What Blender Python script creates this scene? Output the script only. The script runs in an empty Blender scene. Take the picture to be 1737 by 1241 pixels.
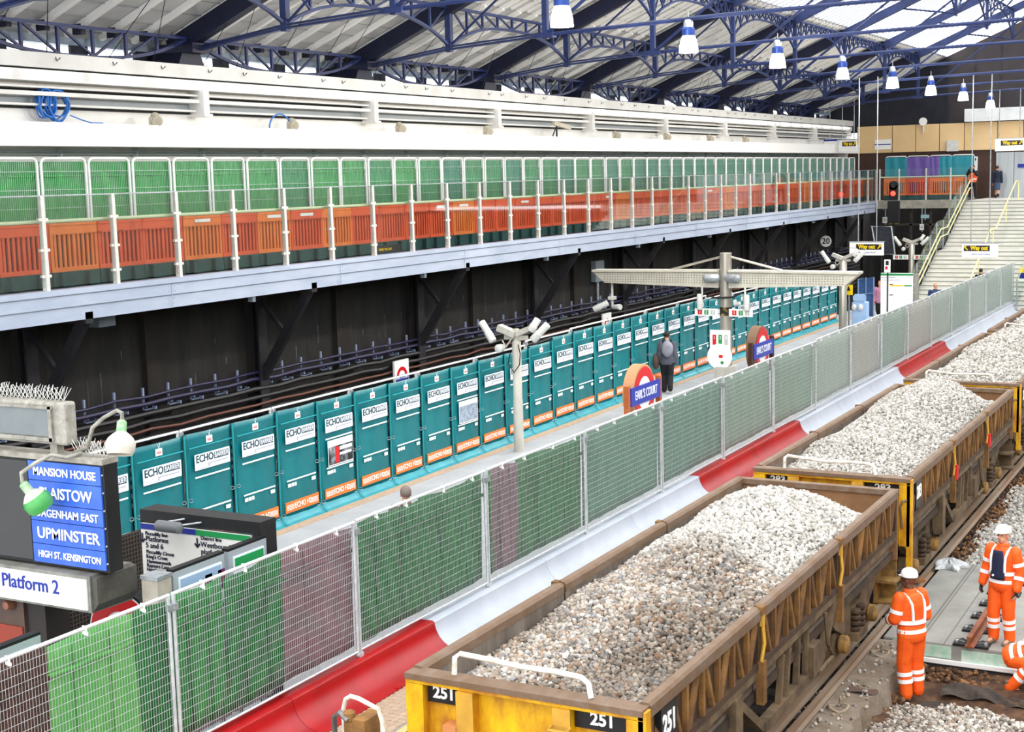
import bpy, math, random
import numpy as np
from mathutils import Vector, Matrix, Euler
random.seed(7); RNG = np.random.default_rng(11)
S = bpy.context.scene; COL = S.collection
PI = math.pi

# ------------------------------------------------------------------ camera
CAM_H = 6.3
YAW, PITCH, ROLL, FPX = -4.92028984e-01, -1.31326085e-01, -2.51666012e-02, 2428.6
def _axes():
    cy, sy, cp, sp = math.cos(YAW), math.sin(YAW), math.cos(PITCH), math.sin(PITCH)
    f = Vector((sy*cp, cy*cp, sp)); r = Vector((cy, -sy, 0)); u = r.cross(f)
    c, s = math.cos(ROLL), math.sin(ROLL)
    return c*r+s*u, -s*r+c*u, f
CR, CU, CF = _axes()
cd = bpy.data.cameras.new('camera'); cam = bpy.data.objects.new('camera', cd); COL.objects.link(cam)
cd.sensor_width = 36; cd.lens = FPX/1737*36; cd.clip_end = 400
m = Matrix((CR, CU, -CF)).transposed().to_4x4(); m.translation = (0, 0, CAM_H); cam.matrix_world = m
S.camera = cam
# ------------------------------------------------------------------ daylight and exposure
S.view_settings.view_transform = 'Standard'; S.view_settings.look = 'None'
S.view_settings.gamma = 1; S.view_settings.use_curve_mapping = False
S.view_settings.exposure = 0.80
W = bpy.data.worlds.new('sky'); S.world = W; W.use_nodes = True
bg = W.node_tree.nodes['Background']; bg.inputs[0].default_value = (0.97, 0.985, 1.0, 1); bg.inputs[1].default_value = 1.7
def lamp(name, kind, loc, energy, color=(1, 1, 1), rot=None, **kw):
    l = bpy.data.lights.new(name, kind); l.energy = energy; l.color = color
    for k, v in kw.items(): setattr(l, k, v)
    o = bpy.data.objects.new(name, l); COL.objects.link(o); o.location = loc
    if rot: o.rotation_euler = rot
    return o
lamp('sun', 'SUN', (10, 10, 30), .5, (1.0, 0.97, 0.92), rot=(math.radians(30), math.radians(22), 0), angle=math.radians(60))
try:
    S.cycles.max_bounces = 7; S.cycles.transparent_max_bounces = 16; S.cycles.use_denoising = True
    S.cycles.sample_clamp_indirect = 6; S.cycles.caustics_reflective = False; S.cycles.caustics_refractive = False
except Exception: pass

# ------------------------------------------------------------------ materials
def srgb(h):
    if isinstance(h, str):
        h = h.lstrip('#'); c = [int(h[i:i+2], 16)/255 for i in (0, 2, 4)]
    else: c = h
    return [x/12.92 if x <= .04045 else ((x+.055)/1.055)**2.4 for x in c]+[1]
MATS = {}
def mat(name, col, rough=.6, metal=0, col2=None, scale=6, amt=.5, detail=6, bump=0, bscale=None, stretch=None, emit=0, trans=0, spec=.4):
    if name in MATS: return MATS[name]
    mt = bpy.data.materials.new(name); mt.use_nodes = True; nt = mt.node_tree; N = nt.nodes; L = nt.links
    b = N['Principled BSDF']; c1 = srgb(col)
    b.inputs['Base Color'].default_value = c1; b.inputs['Roughness'].default_value = rough; b.inputs['Metallic'].default_value = metal
    b.inputs['Specular IOR Level'].default_value = spec
    if emit: b.inputs['Emission Color'].default_value = c1; b.inputs['Emission Strength'].default_value = emit
    if col2 is not None or bump:
        tc = N.new('ShaderNodeTexCoord'); mp = N.new('ShaderNodeMapping'); L.new(tc.outputs['Object'], mp.inputs[0])
        if stretch: mp.inputs['Scale'].default_value = stretch
    if col2 is not None:
        n = N.new('ShaderNodeTexNoise'); n.inputs['Scale'].default_value = scale; n.inputs['Detail'].default_value = detail
        n.inputs['Roughness'].default_value = .65; L.new(mp.outputs[0], n.inputs['Vector'])
        r = N.new('ShaderNodeValToRGB'); r.color_ramp.elements[0].color = c1; r.color_ramp.elements[1].color = srgb(col2)
        r.color_ramp.elements[0].position = max(0, .62-amt*.5-.08); r.color_ramp.elements[1].position = min(1, .80-amt*.3)
        L.new(n.outputs[0], r.inputs[0]); L.new(r.outputs[0], b.inputs['Base Color'])
    if bump:
        n2 = N.new('ShaderNodeTexNoise'); n2.inputs['Scale'].default_value = bscale or scale*3; n2.inputs['Detail'].default_value = 5
        L.new(mp.outputs[0], n2.inputs['Vector'])
        bp = N.new('ShaderNodeBump'); bp.inputs['Strength'].default_value = bump; bp.inputs['Distance'].default_value = .03
        L.new(n2.outputs[0], bp.inputs['Height']); L.new(bp.outputs[0], b.inputs['Normal'])
    MATS[name] = mt; return mt
def glass_mat(name, tint, refl=.12, alpha=.9):
    if name in MATS: return MATS[name]
    mt = bpy.data.materials.new(name); mt.use_nodes = True; nt = mt.node_tree; N = nt.nodes; L = nt.links
    N.remove(N['Principled BSDF']); out = N['Material Output']
    t = N.new('ShaderNodeBsdfTransparent'); t.inputs[0].default_value = (*tint, 1)
    g = N.new('ShaderNodeBsdfGlossy'); g.inputs['Roughness'].default_value = .03
    fr = N.new('ShaderNodeFresnel'); fr.inputs[0].default_value = 1.5
    ad = N.new('ShaderNodeMath'); ad.operation = 'MULTIPLY_ADD'; ad.inputs[1].default_value = .32; ad.inputs[2].default_value = refl*.05
    mx = N.new('ShaderNodeMixShader'); L.new(fr.outputs[0], ad.inputs[0]); L.new(ad.outputs[0], mx.inputs[0])
    L.new(t.outputs[0], mx.inputs[1]); L.new(g.outputs[0], mx.inputs[2]); L.new(mx.outputs[0], out.inputs[0])
    MATS[name] = mt; return mt
def translucent_mat(name, col, mixt=.75, gloss=.0):
    mt = bpy.data.materials.new(name); mt.use_nodes = True; nt = mt.node_tree; N = nt.nodes; L = nt.links
    N.remove(N['Principled BSDF']); out = N['Material Output']
    t = N.new('ShaderNodeBsdfTranslucent'); t.inputs[0].default_value = srgb(col)
    d = N.new('ShaderNodeBsdfDiffuse'); d.inputs[0].default_value = srgb(col)
    mx = N.new('ShaderNodeMixShader'); mx.inputs[0].default_value = mixt
    L.new(d.outputs[0], mx.inputs[1]); L.new(t.outputs[0], mx.inputs[2]); L.new(mx.outputs[0], out.inputs[0])
    MATS[name] = mt; return mt
def stone_mat(name, cols, dirt=0, pale=None):
    mt = bpy.data.materials.new(name); mt.use_nodes = True; nt = mt.node_tree; N = nt.nodes; L = nt.links
    b = N['Principled BSDF']; b.inputs['Roughness'].default_value = .85; b.inputs['Specular IOR Level'].default_value = .25
    g = N.new('ShaderNodeNewGeometry'); r = N.new('ShaderNodeValToRGB'); cr = r.color_ramp; cr.interpolation = 'LINEAR'
    while len(cr.elements) < len(cols): cr.elements.new(.5)
    for i, (p, c) in enumerate(cols): cr.elements[i].position = p; cr.elements[i].color = srgb(c)
    L.new(g.outputs['Random Per Island'], r.inputs[0])
    n = N.new('ShaderNodeTexNoise'); n.inputs['Scale'].default_value = 14; n.inputs['Detail'].default_value = 5
    tc = N.new('ShaderNodeTexCoord'); L.new(tc.outputs['Object'], n.inputs['Vector'])
    mx = N.new('ShaderNodeMix'); mx.data_type = 'RGBA'; mx.blend_type = 'MULTIPLY'; mx.inputs[0].default_value = .6
    r2 = N.new('ShaderNodeValToRGB'); r2.color_ramp.elements[0].position = .3; r2.color_ramp.elements[0].color = (.45, .43, .4, 1)
    r2.color_ramp.elements[1].position = .62; r2.color_ramp.elements[1].color = (1, 1, 1, 1)
    L.new(n.outputs[0], r2.inputs[0]); L.new(r.outputs[0], mx.inputs[6]); L.new(r2.outputs[0], mx.inputs[7])
    if dirt:
        n3 = N.new('ShaderNodeTexNoise'); n3.inputs['Scale'].default_value = .55; n3.inputs['Detail'].default_value = 4; L.new(tc.outputs['Object'], n3.inputs['Vector'])
        r3 = N.new('ShaderNodeValToRGB'); r3.color_ramp.elements[0].position = .42; r3.color_ramp.elements[0].color = (0, 0, 0, 1)
        r3.color_ramp.elements[1].position = .6; r3.color_ramp.elements[1].color = (dirt,)*3+(1,); L.new(n3.outputs[0], r3.inputs[0])
        m4 = N.new('ShaderNodeMix'); m4.data_type = 'RGBA'; m4.blend_type = 'MULTIPLY'; L.new(r3.outputs[0], m4.inputs[0])
        L.new(mx.outputs[2], m4.inputs[6]); m4.inputs[7].default_value = srgb('8a7a68'); L.new(m4.outputs[2], b.inputs['Base Color'])
    else: L.new(mx.outputs[2], b.inputs['Base Color'])
    if pale:   # a second, paler load tipped into the rear half
        rp = N.new('ShaderNodeValToRGB'); cp = rp.color_ramp
        while len(cp.elements) < len(pale): cp.elements.new(.5)
        for i, (p, c) in enumerate(pale): cp.elements[i].position = p; cp.elements[i].color = srgb(c)
        L.new(g.outputs['Random Per Island'], rp.inputs[0]); sx = N.new('ShaderNodeSeparateXYZ'); L.new(tc.outputs['Object'], sx.inputs[0])
        ma = N.new('ShaderNodeMath'); ma.operation = 'MULTIPLY_ADD'; ma.inputs[1].default_value = 2.4; L.new(n3.outputs[0], ma.inputs[0]); L.new(sx.outputs['Y'], ma.inputs[2])
        mr = N.new('ShaderNodeMapRange'); mr.inputs[1].default_value = 1.9; mr.inputs[2].default_value = 2.7; L.new(ma.outputs[0], mr.inputs[0])
        m5 = N.new('ShaderNodeMix'); m5.data_type = 'RGBA'; L.new(mr.outputs[0], m5.inputs[0]); L.new(m4.outputs[2], m5.inputs[6]); L.new(rp.outputs[0], m5.inputs[7]); L.new(m5.outputs[2], b.inputs['Base Color'])
    MATS[name] = mt; return mt

# ------------------------------------------------------------------ objects
def put(name, data, parent=None):
    o = bpy.data.objects.new(name, data); COL.objects.link(o)
    if parent is not None: o.parent = parent
    return o
def thing(name, label, cat, loc=(0, 0, 0), rz=0, group=None):
    o = put(name, None); o.empty_display_size = .2; o.location = loc; o.rotation_euler[2] = rz
    o['label'] = label; o['category'] = cat
    if group: o['group'] = group
    return o
def tag(o, label, cat, group=None, kind=None):
    o['label'] = label; o['category'] = cat
    if group: o['group'] = group
    if kind: o['kind'] = kind
    return o
def copy_tree(o, parent=None):
    c = o.copy(); COL.objects.link(c)
    if parent is not None: c.parent = parent
    for ch in list(o.children): copy_tree(ch, c)
    return c
ONES = ('zeroth first second third fourth fifth sixth seventh eighth ninth tenth eleventh twelfth thirteenth fourteenth fifteenth '
        'sixteenth seventeenth eighteenth nineteenth').split()
TENS = {2: 'twent', 3: 'thirt', 4: 'fort', 5: 'fift', 6: 'sixt', 7: 'sevent'}
def nth(n):
    if n < 20: return ONES[n]
    t = TENS[n//10]
    return t+'ieth' if n % 10 == 0 else t+'y-'+ONES[n % 10]
class MB:
    def __init__(s): s.v = []; s.f = []
    def add(s, vs, fs):
        n = len(s.v); s.v += [tuple(p) for p in vs]; s.f += [tuple(i+n for i in f) for f in fs]; return s
    def box(s, x0, x1, y0, y1, z0, z1):
        if x0 > x1: x0, x1 = x1, x0
        if y0 > y1: y0, y1 = y1, y0
        if z0 > z1: z0, z1 = z1, z0
        return s.add([(x0,y0,z0),(x1,y0,z0),(x1,y1,z0),(x0,y1,z0),(x0,y0,z1),(x1,y0,z1),(x1,y1,z1),(x0,y1,z1)],
                     [(3,2,1,0),(4,5,6,7),(0,1,5,4),(1,2,6,5),(2,3,7,6),(3,0,4,7)])
    def beam(s, p, q, w, h, up=(0, 0, 1)):
        p, q = Vector(p), Vector(q); d = (q-p).normalized(); up = Vector(up)
        if abs(d.dot(up)) > .98: up = Vector((0, 1, 0))
        a = d.cross(up).normalized(); b = a.cross(d)
        vs = [e+a*sa*w/2+b*sb*h/2 for e in (p, q) for sa, sb in ((-1,-1),(1,-1),(1,1),(-1,1))]
        return s.add(vs, [(0,1,2,3),(7,6,5,4),(0,4,5,1),(1,5,6,2),(2,6,7,3),(3,7,4,0)])
    def tube(s, p, q, r, n=8, r2=None):
        return s.path([p, q], r, n, radii=[r, r if r2 is None else r2])
    def path(s, pts, r, n=6, radii=None, closed=False):
        pts = [Vector(p) for p in pts]; k = len(pts); rings = []; up = None
        for i, p in enumerate(pts):
            if closed: d = pts[(i+1) % k]-pts[i-1]
            else: d = pts[min(i+1, k-1)]-pts[max(i-1, 0)]
            d.normalize()
            if up is None: up = Vector((0, 0, 1)) if abs(d.z) < .9 else Vector((1, 0, 0))
            a = d.cross(up)
            if a.length < 1e-5: a = d.orthogonal()
            a.normalize(); up = a.cross(d).normalized(); rr = radii[i] if radii else r
            rings.append([p+(a*math.cos(t)+up*math.sin(t))*rr for t in [2*PI*j/n for j in range(n)]])
        return s.loft(rings, closed)
    def loft(s, rings, closed=False, cap=True):
        n = len(rings[0]); k = len(rings); vs = [p for r in rings for p in r]; fs = []
        for i in range(k if closed else k-1):
            a, b = i*n, ((i+1) % k)*n
            fs += [(a+j, a+(j+1) % n, b+(j+1) % n, b+j) for j in range(n)]
        if cap and not closed: fs += [tuple(range(n-1, -1, -1)), tuple(range((k-1)*n, k*n))]
        return s.add(vs, fs)
    def prism(s, prof, axis, a0, a1):
        k = len(prof)
        def P(u, w, a): return {'x': (a, u, w), 'y': (u, a, w), 'z': (u, w, a)}[axis]
        vs = [P(u, w, a0) for u, w in prof]+[P(u, w, a1) for u, w in prof]
        fs = [tuple(range(k-1, -1, -1)), tuple(range(k, 2*k))]+[(i, (i+1) % k, k+(i+1) % k, k+i) for i in range(k)]
        return s.add(vs, fs)
    def lathe(s, prof, c=(0, 0, 0), n=16, M=None):
        M = M or Matrix.Identity(3); c = Vector(c)
        rings = [[c+M @ Vector((max(r, 1e-4)*math.cos(2*PI*j/n), max(r, 1e-4)*math.sin(2*PI*j/n), z)) for j in range(n)] for r, z in prof]
        return s.loft(rings)
    def ball(s, c, rx, ry=None, rz=None, n=12, k=8, M=None):
        ry = ry or rx; rz = rz or rx; M = M or Matrix.Identity(3); c = Vector(c)
        rings = []
        for i in range(k+1):
            t = -PI/2+PI*i/k; cr = max(math.cos(t), 1e-3)
            rings.append([c+M @ Vector((rx*cr*math.cos(2*PI*j/n), ry*cr*math.sin(2*PI*j/n), rz*math.sin(t))) for j in range(n)])
        return s.loft(rings)
    def grid(s, fn, nu, nv):
        vs = [fn(i/nu, j/nv) for j in range(nv+1) for i in range(nu+1)]
        fs = [(j*(nu+1)+i, j*(nu+1)+i+1, (j+1)*(nu+1)+i+1, (j+1)*(nu+1)+i) for j in range(nv) for i in range(nu)]
        return s.add(vs, fs)
    def quad(s, a, b, c, d): return s.add([a, b, c, d], [(0, 1, 2, 3)])
    def mesh(s, name, off=None):
        me = bpy.data.meshes.new(name)
        v = s.v if off is None else [(x-off[0], y-off[1], z-off[2]) for x, y, z in s.v]
        me.from_pydata(v, [], s.f); me.validate(); return me
    def build(s, name, material, parent=None, smooth=False, local=False, bevel=0, kind=None, solid=0):
        off = None
        if parent is not None and not local:
            off = Vector((0, 0, 0)); p = parent
            while p is not None: off = off+p.location; p = p.parent
        me = s.mesh(name, off); me.materials.append(material)
        if smooth:
            me.polygons.foreach_set('use_smooth', [True]*len(me.polygons))
            try: me.set_sharp_from_angle(angle=math.radians(42))
            except Exception: pass
        o = put(name, me, parent)
        if bevel:
            b = o.modifiers.new('bevel', 'BEVEL'); b.width = bevel; b.segments = 2; b.limit_method = 'ANGLE'
        if solid:
            b = o.modifiers.new('solid', 'SOLIDIFY'); b.thickness = solid
        if kind: o['kind'] = kind
        return o
    def struct(s, name, material, **kw): return s.build(name, material, kind='structure', **kw)
def build_multi(name, layers, parent):
    """one mesh whose surface pattern has materials of its own"""
    mb = MB(); idx = []
    for i, (b, m_) in enumerate(layers): mb.add(b.v, b.f); idx += [i]*len(b.f)
    o = mb.build(name, layers[0][1], parent)
    for b, m_ in layers[1:]: o.data.materials.append(m_)
    if len(o.data.polygons) == len(idx): o.data.polygons.foreach_set('material_index', idx)
    return o
def recenter(o, loc):
    """move a top-level mesh's origin to loc without moving its shape"""
    o.data.transform(Matrix.Translation(-Vector(loc))); o.location = loc; return o
TXT = {}
def text_mesh(s, bold=0, ext=.004):
    key = (s, bold)
    if key not in TXT:
        cu = bpy.data.curves.new('lettering', 'FONT'); cu.body = s; cu.align_x = 'CENTER'; cu.align_y = 'CENTER'; cu.size = 1
        cu.extrude = ext; cu.offset = bold; cu.resolution_u = 3
        o = bpy.data.objects.new('tmp', cu); COL.objects.link(o); bpy.context.view_layer.update()
        me = bpy.data.meshes.new_from_object(o.evaluated_get(bpy.context.evaluated_depsgraph_get()))
        bpy.data.objects.remove(o); TXT[key] = me
    return TXT[key]
def text(s, size, material, parent, c, xd=(1, 0, 0), up=(0, 0, 1), bold=0, sx=1, name='lettering', local=False, width=None, left=False):
    """lettering centred on c (world unless local) with capital height = size"""
    me = text_mesh(s, bold); key = (s, bold, material.name)
    if key not in TXT:
        m2 = me.copy(); m2.materials.clear(); m2.materials.append(material); TXT[key] = m2
    me = TXT[key]; xs = [v.co.x for v in me.vertices]; w0 = max(xs)-min(xs)
    k = size/.70
    if width: sx = width/(w0*k)
    xd, up = Vector(xd).normalized(), Vector(up).normalized(); nz = xd.cross(up)
    o = put(name, me, parent); c = Vector(c)
    if left: c = c+xd*(w0*k*sx/2)
    if not local:
        p = parent
        while p is not None: c = c-p.location; p = p.parent
    M = Matrix((xd*k*sx, up*k, nz)).transposed().to_4x4(); M.translation = c
    o.matrix_local = M
    return o
def pix(x, y, X=None, Y=None, Z=None):
    d = CF*FPX+CR*(x-868.5)-CU*(y-620.5)
    if X is not None: t = X/d.x
    elif Y is not None: t = Y/d.y
    else: t = (Z-CAM_H)/d.z
    return Vector((0, 0, CAM_H))+d*t
# palette
WHITE = mat('white_paint', 'f2f2f0', .5, col2='d8dadb', scale=1.2, amt=.3)
STEEL = mat('galvanised_steel', 'b9bec2', .42, .55, col2='94999e', scale=9, amt=.5)
PALE = mat('pale_grey_paint', 'd9d8d2', .5, col2='b9b7ae', scale=3, amt=.4)
BLUE = mat('roof_blue_paint', '2a3b70', .45, col2='1e2a52', scale=2.5, amt=.5)
NAVY = mat('roof_blue_shaded', '161c3c', .5, col2='10142a', scale=2, amt=.4)  # roof blue darkened in its colour for steel shaded under the opaque lining
BLACK = mat('black_paint', '0b0b0d', .5, col2='17181a', scale=7, amt=.5)
DARK = mat('soot_black', '121315', .85, col2='1f1e1d', scale=3, amt=.5)
LWHITE = mat('white_sign_face', 'f6f6f4', .4)
LBLUE = mat('sign_blue', '14298f', .4)
LRED = mat('sign_red', 'd31a22', .4)
LGREEN = mat('sign_green', '1f8f4e', .45)
LYEL = mat('sign_yellow', 'ffd400', .4)
LBLACK = mat('sign_black', '1a1a1c', .45)
GLASS = glass_mat('clear_glass', (.98, .99, .99), .25)
# ------------------------------------------------------------------ the setting
Y0, Y1 = 4.0, 82.0
BAY, TR0 = 7.13, 26.2
TRY = [TR0+BAY*k for k in range(-1, 8)]
def zr(x): return 9.62+.42*(x+22.4)
TARMAC = mat('platform_tarmac', 'b0b3b6', .85, col2='9fa2a6', scale=1.3, amt=.6, bump=.15, bscale=60)
TACT = mat('tactile_tan', 'bda791', .85, col2='a8917b', scale=9, amt=.5, bump=.5, bscale=30)
GROOVE = mat('grooved_paving', 'a09b95', .85, col2='8a857e', scale=2, amt=.5)
MB().box(-16.75, -7.95, Y0, 64.5, -1.2, 0).struct('floor', TARMAC)
MB().box(-16.75, -9.0, 64.5, Y1, -1.2, 0).struct('floor_far', TARMAC)
MB().box(-15.93, -15.66, Y0, 74, 0, .006).struct('trim_1', TACT)
mb = MB().box(-9.62, -8.78, Y0, 64.4, 0, .006)
for i in range(60):
    for j in range(7): mb.lathe([(.035, .006), (.03, .014), (0, .016)], (-9.4+.1*j, 11.9+.1*i, 0), 6)
mb.struct('trim_2', TACT)
mb = MB()
for i in range(8): mb.box(-8.76+.085*i, -8.70+.085*i, Y0, 64.4, 0, .012)
mb.struct('trim_3', GROOVE)
MB().box(-8.72, -8.62, Y0, 64.4, .0125, .014).struct('trim_4', mat('yellow_line', 'd9c07a', .7, col2='a89a70', scale=5))
# ground of the track pits
EARTH = mat('track_earth', '2b2724', .95, col2='4a4038', scale=3, amt=.6, bump=.6, bscale=25)
MB().box(-21.6, -16.7, Y0, Y1+8, -1.6, -1.05).struct('ground_track', EARTH)
MB().box(-7.95, 14, Y0, Y1+8, -1.8, -1.3).struct('ground', EARTH)
# ------- soot-black track wall under the balcony
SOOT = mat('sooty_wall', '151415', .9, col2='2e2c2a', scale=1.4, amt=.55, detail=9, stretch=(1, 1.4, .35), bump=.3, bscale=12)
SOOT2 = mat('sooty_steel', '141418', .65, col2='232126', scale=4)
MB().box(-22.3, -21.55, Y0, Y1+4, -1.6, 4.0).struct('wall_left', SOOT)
STAIN = mat('lime_stain', '6f7173', .95, col2='3a3a3b', scale=6, amt=.7)
mb = MB()
for i in range(95):
    y = 14+i*.68+RNG.uniform(-.2, .2); h = RNG.uniform(.15, .7); z = RNG.uniform(2.0, 3.0); w = RNG.uniform(.015, .04)
    mb.box(-21.56, -21.548, y, y+w, z-h, z)
mb.struct('wall_left_stains', STAIN)
mb = MB()
for i in range(20):
    y = 16.5+3.56*i
    mb.box(-21.56, -21.40, y-.35, y+.35, -1.2, 4.0)
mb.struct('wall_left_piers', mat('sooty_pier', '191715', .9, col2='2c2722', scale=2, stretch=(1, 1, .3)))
for k in range(-1, 9):
    y = 19.85+7.15*k
    mb = MB().box(-21.38, -21.33, y-.16, y+.16, -1.1, 3.95).box(-21.2, -21.15, y-.16, y+.16, -1.1, 3.95).box(-21.36, -21.17, y-.02, y+.02, -1.1, 3.95)
    mb.beam((-21.2, y, 1.72), (-19.72, y, 3.86), .16, .2).beam((-21.2, y, 3.6), (-20.5, y, 2.78), .09, .1)
    mb.beam((-21.2, y, 3.88), (-19.6, y, 3.88), .2, .22)
    mb.struct('balcony_bracket', SOOT2)
# ------- balcony
SLAB = mat('balcony_fascia_paint', 'b9c3d4', .55, col2='a3aec2', scale=1.1, amt=.5, stretch=(1, .5, 2))
MB().box(-22.2, -19.7, Y0, 79.6, 4.15, 4.42).struct('floor_balcony', mat('balcony_floor', '5f6466', .8, col2='4c5153', scale=2))
mb = MB().box(-19.78, -19.52, Y0, 79.6, 4.36, 4.46)
mb.box(-19.7, -19.56, Y0, 79.6, 4.13, 4.37).box(-19.66, -19.60, Y0, 79.6, 3.86, 4.13)
for i in range(12):
    y = 16.2+5.9*i; mb.box(-19.56, -19.545, y, y+.012, 3.88, 4.36)
    for dz in (.05, .15, .3, .4):
        for s in (-.08, .1): mb.lathe([(.014, 0), (.012, .01), (0, .012)], (-19.6 if dz < .25 else -19.56, y+s, 3.9+dz), 6, Matrix.Rotation(PI/2, 3, 'Y'))
mb.struct('trim_5', SLAB)
mb = MB()
for i in range(9):
    y = 17.6+7.15*i; mb.box(-19.75, -19.62, y, y+.1, 3.74, 3.86)
mb.box(-20.4, -20.1, 20.6, 21.05, 3.6, 4.1)
mb.struct('trim_6', mat('conduit_grey', '6d7680', .6))
# ------- white upper wall with its louvres and trunking
WALLW = mat('upper_wall_white', 'e4e3e0', .55, col2='d2d1cc', scale=1.1, amt=.35)
GREYL = mat('louvre_grey', '9fa5aa', .6, col2='a5adb2', scale=4, stretch=(1, .3, 3))
MB().box(-23.2, -21.95, Y0, 84, 4.4, 8.95).struct('wall_left_upper', WALLW)
MB().box(-21.96, -21.2, Y0, 82, 7.12, 7.58).struct('trim_7', mat('beam_white', 'fbfaf7', .5))
mb = MB()
for z0, z1, x in ((7.93, 7.97, -21.72), (8.12, 8.2, -21.62), (8.27, 8.31, -21.66), (8.40, 8.62, -21.6), (8.66, 8.95, -21.55)):
    mb.box(-21.96, x, Y0, 82, z0, z1)
mb.struct('trim_8', WALLW)
MB().box(-21.955, -21.94, Y0, 82, 7.99, 8.11).struct('trim_9', GREYL)
MB().box(-21.955, -21.90, Y0, 82, 7.88, 7.92).box(-21.955, -21.90, Y0, 82, 8.215, 8.26).box(-21.955, -21.7, Y0, 82, 8.625, 8.655).struct('trim_10', mat('shadow_gap', '1c1e21', .8))
mb = MB()
for z in (7.03, 6.98): mb.path([(-21.85, Y0, z), (-21.85, 80, z)], .018, 6)
for i in range(30): mb.box(-21.95, -21.82, 15+2.2*i, 15.04+2.2*i, 6.94, 7.1)
mb.struct('trim_11', mat('pipe_grey', 'aab4b8', .5))
for k in range(9):
    y = 18.85+6.96*k
    MB().box(-21.95, -21.5, y-.1, y+.1, 7.86, 8.52).box(-21.95, -21.45, y-.14, y+.14, 7.82, 7.88).struct('trim_12', WALLW)
TUBEL = mat('fluorescent_tube', 'ffffff', .4, emit=1.6)
mb = MB()
for i in range(36):
    y = 15+1.85*i; mb.box(-21.6, -21.53, y, y+1.5, 8.5, 8.545)
mb.struct('trim_13', TUBEL)
# clerestory strip behind the eaves girder
mb = MB().box(-23.3, -23.2, Y0, 84, 9.36, 10.1)
mb.struct('wall_left_clerestory', mat('clerestory_grey', 'a9b7c6', .6, col2='8496a8', scale=1.5, amt=.6))
mb = MB()
for k in range(-2, 9):
    for j, (a, b) in enumerate(((-.75, .75), (2.05, 2.6), (4.4, 4.9))): mb.box(-23.29, -23.21, TR0+BAY*k+a, TR0+BAY*k+b, 8.95, 9.36)
mb.box(-23.29, -23.21, Y0, 84, 9.0, 9.16)
mb.struct('wall_left_eaves_boards', mat('eaves_dark', '262b36', .8))
# ------- roof
PANEL = mat('roof_lining', 'cbcbca', .65, col2='b6b6b6', scale=1.0, amt=.5)
RIB = mat('roof_rib', 'f2f1ee', .6)
def slope_slab(x0, x1, t=.05, lift=.24):
    mb = MB(); mb.prism([(x0, zr(x0)+lift), (x1, zr(x1)+lift), (x1, zr(x1)+lift+t), (x0, zr(x0)+lift+t)], 'y', Y0+6, 83.4); return mb
slope_slab(-23.6, -16.6).struct('ceiling', PANEL)
mb = MB()
y = TRY[0]-7.13
while y < 82:
    mb.beam((-23.0, y, zr(-23.0)+.17), (-19.5, zr(-19.5) and y, zr(-19.5)+.17), .13, .12)
    mb.beam((-23.0, y+.2, zr(-23.0)+.21), (-16.7, y+.2, zr(-16.7)+.21), .03, .06)
    mb.beam((-19.5, y, zr(-19.5)+.2), (-16.65, y, zr(-16.65)+.2), .05, .09)
    mb.beam((-19.5, y+.5, zr(-19.5)+.2), (-16.65, y+.5, zr(-16.65)+.2), .04, .07)
    y += BAY/7
mb.struct('ceiling_ribs', RIB)
mb = MB()
for i in range(12):
    x = -22.9+.55*i; mb.beam((x, 11, zr(x)+.225), (x, 82, zr(x)+.225), .012, .02)
mb.struct('ceiling_seams', mat('seam_grey', '85888b', .7))
mb = MB()
for i in range(7):
    for k, ty in enumerate(TRY):
        y = ty-BAY+(i+.0)*BAY/7; mb.box(-22.75, -22.5, y-.07, y+.07, zr(-22.6)-.02, zr(-22.6)+.2)
mb.struct('ceiling_clips', NAVY)
GLAZE = translucent_mat('roof_glazing', 'ffffff', .92)
slope_slab(-16.6, -3.5, .03).struct('ceiling_glazing', GLAZE)
mb = MB(); y = 10
while y < 82:
    mb.beam((-16.6, y, zr(-16.6)+.19), (-3.5, y, zr(-3.5)+.19), .018, .03); y += .6
mb.struct('ceiling_glazing_bars', mat('glazing_bar', '7c8797', .6))
for k, y in enumerate(TRY):
    mb = MB()
    mb.beam((-22.75, y, zr(-22.75)-.06), (-16.65, y, zr(-16.65)-.06), .26, .42)
    mb.struct('roof_rafter', NAVY)  # same rafter goes on in the lit blue below the glazing
    mb = MB().beam((-16.65, y, zr(-16.65)-.05), (-3.5, y, zr(-3.5)-.05), .2, .34)
    pts = [(-22.4, y, 9.3), (-19.5, y, 9.67), (-16.65, y, 9.84)]
    for a, b in zip(pts, pts[1:]):
        mb.beam(a, b, .14, .05).beam((a[0], y, a[2]+.07), (b[0], y, b[2]+.07), .1, .04)
    mb.path([(-16.65, y, 9.86), (-12, y, 10.0), (-3.5, y, 10.12)], .05, 8)
    mb.box(-19.58, -19.42, y-.08, y+.08, 9.6, zr(-19.5)).box(-16.72, -16.58, y-.07, y+.07, 9.75, zr(-16.65))
    mb.box(-16.9, -16.4, y-.12, y+.12, 9.78, 9.9)
    mb.path([(-16.6, y, 9.9), (-9.6, y, zr(-9.6)-.1)], .045, 6)
    mb.path([(-19.5, y, 9.75), (-16.65, y, zr(-16.65)-.15)], .03, 6)
    mb.box(-12.1, -11.98, y-.06, y+.06, 12.4, zr(-12)).path([(-12.04, y, 12.5), (-9.8, y, zr(-9.8)-.1)], .04, 6).path([(-12.04, y, 12.5), (-14.4, y, zr(-14.4)-.1)], .04, 6)
    mb.struct('roof_truss', BLUE)
    MB().prism([(y-.5, 8.93), (y+.5, 8.93), (y+.25, 9.4), (y-.25, 9.4)], 'x', -23.1, -22.2).box(-23.0, -21.9, y-.3, y+.3, 9.28, 9.5).struct('roof_shoe', NAVY)
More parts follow.
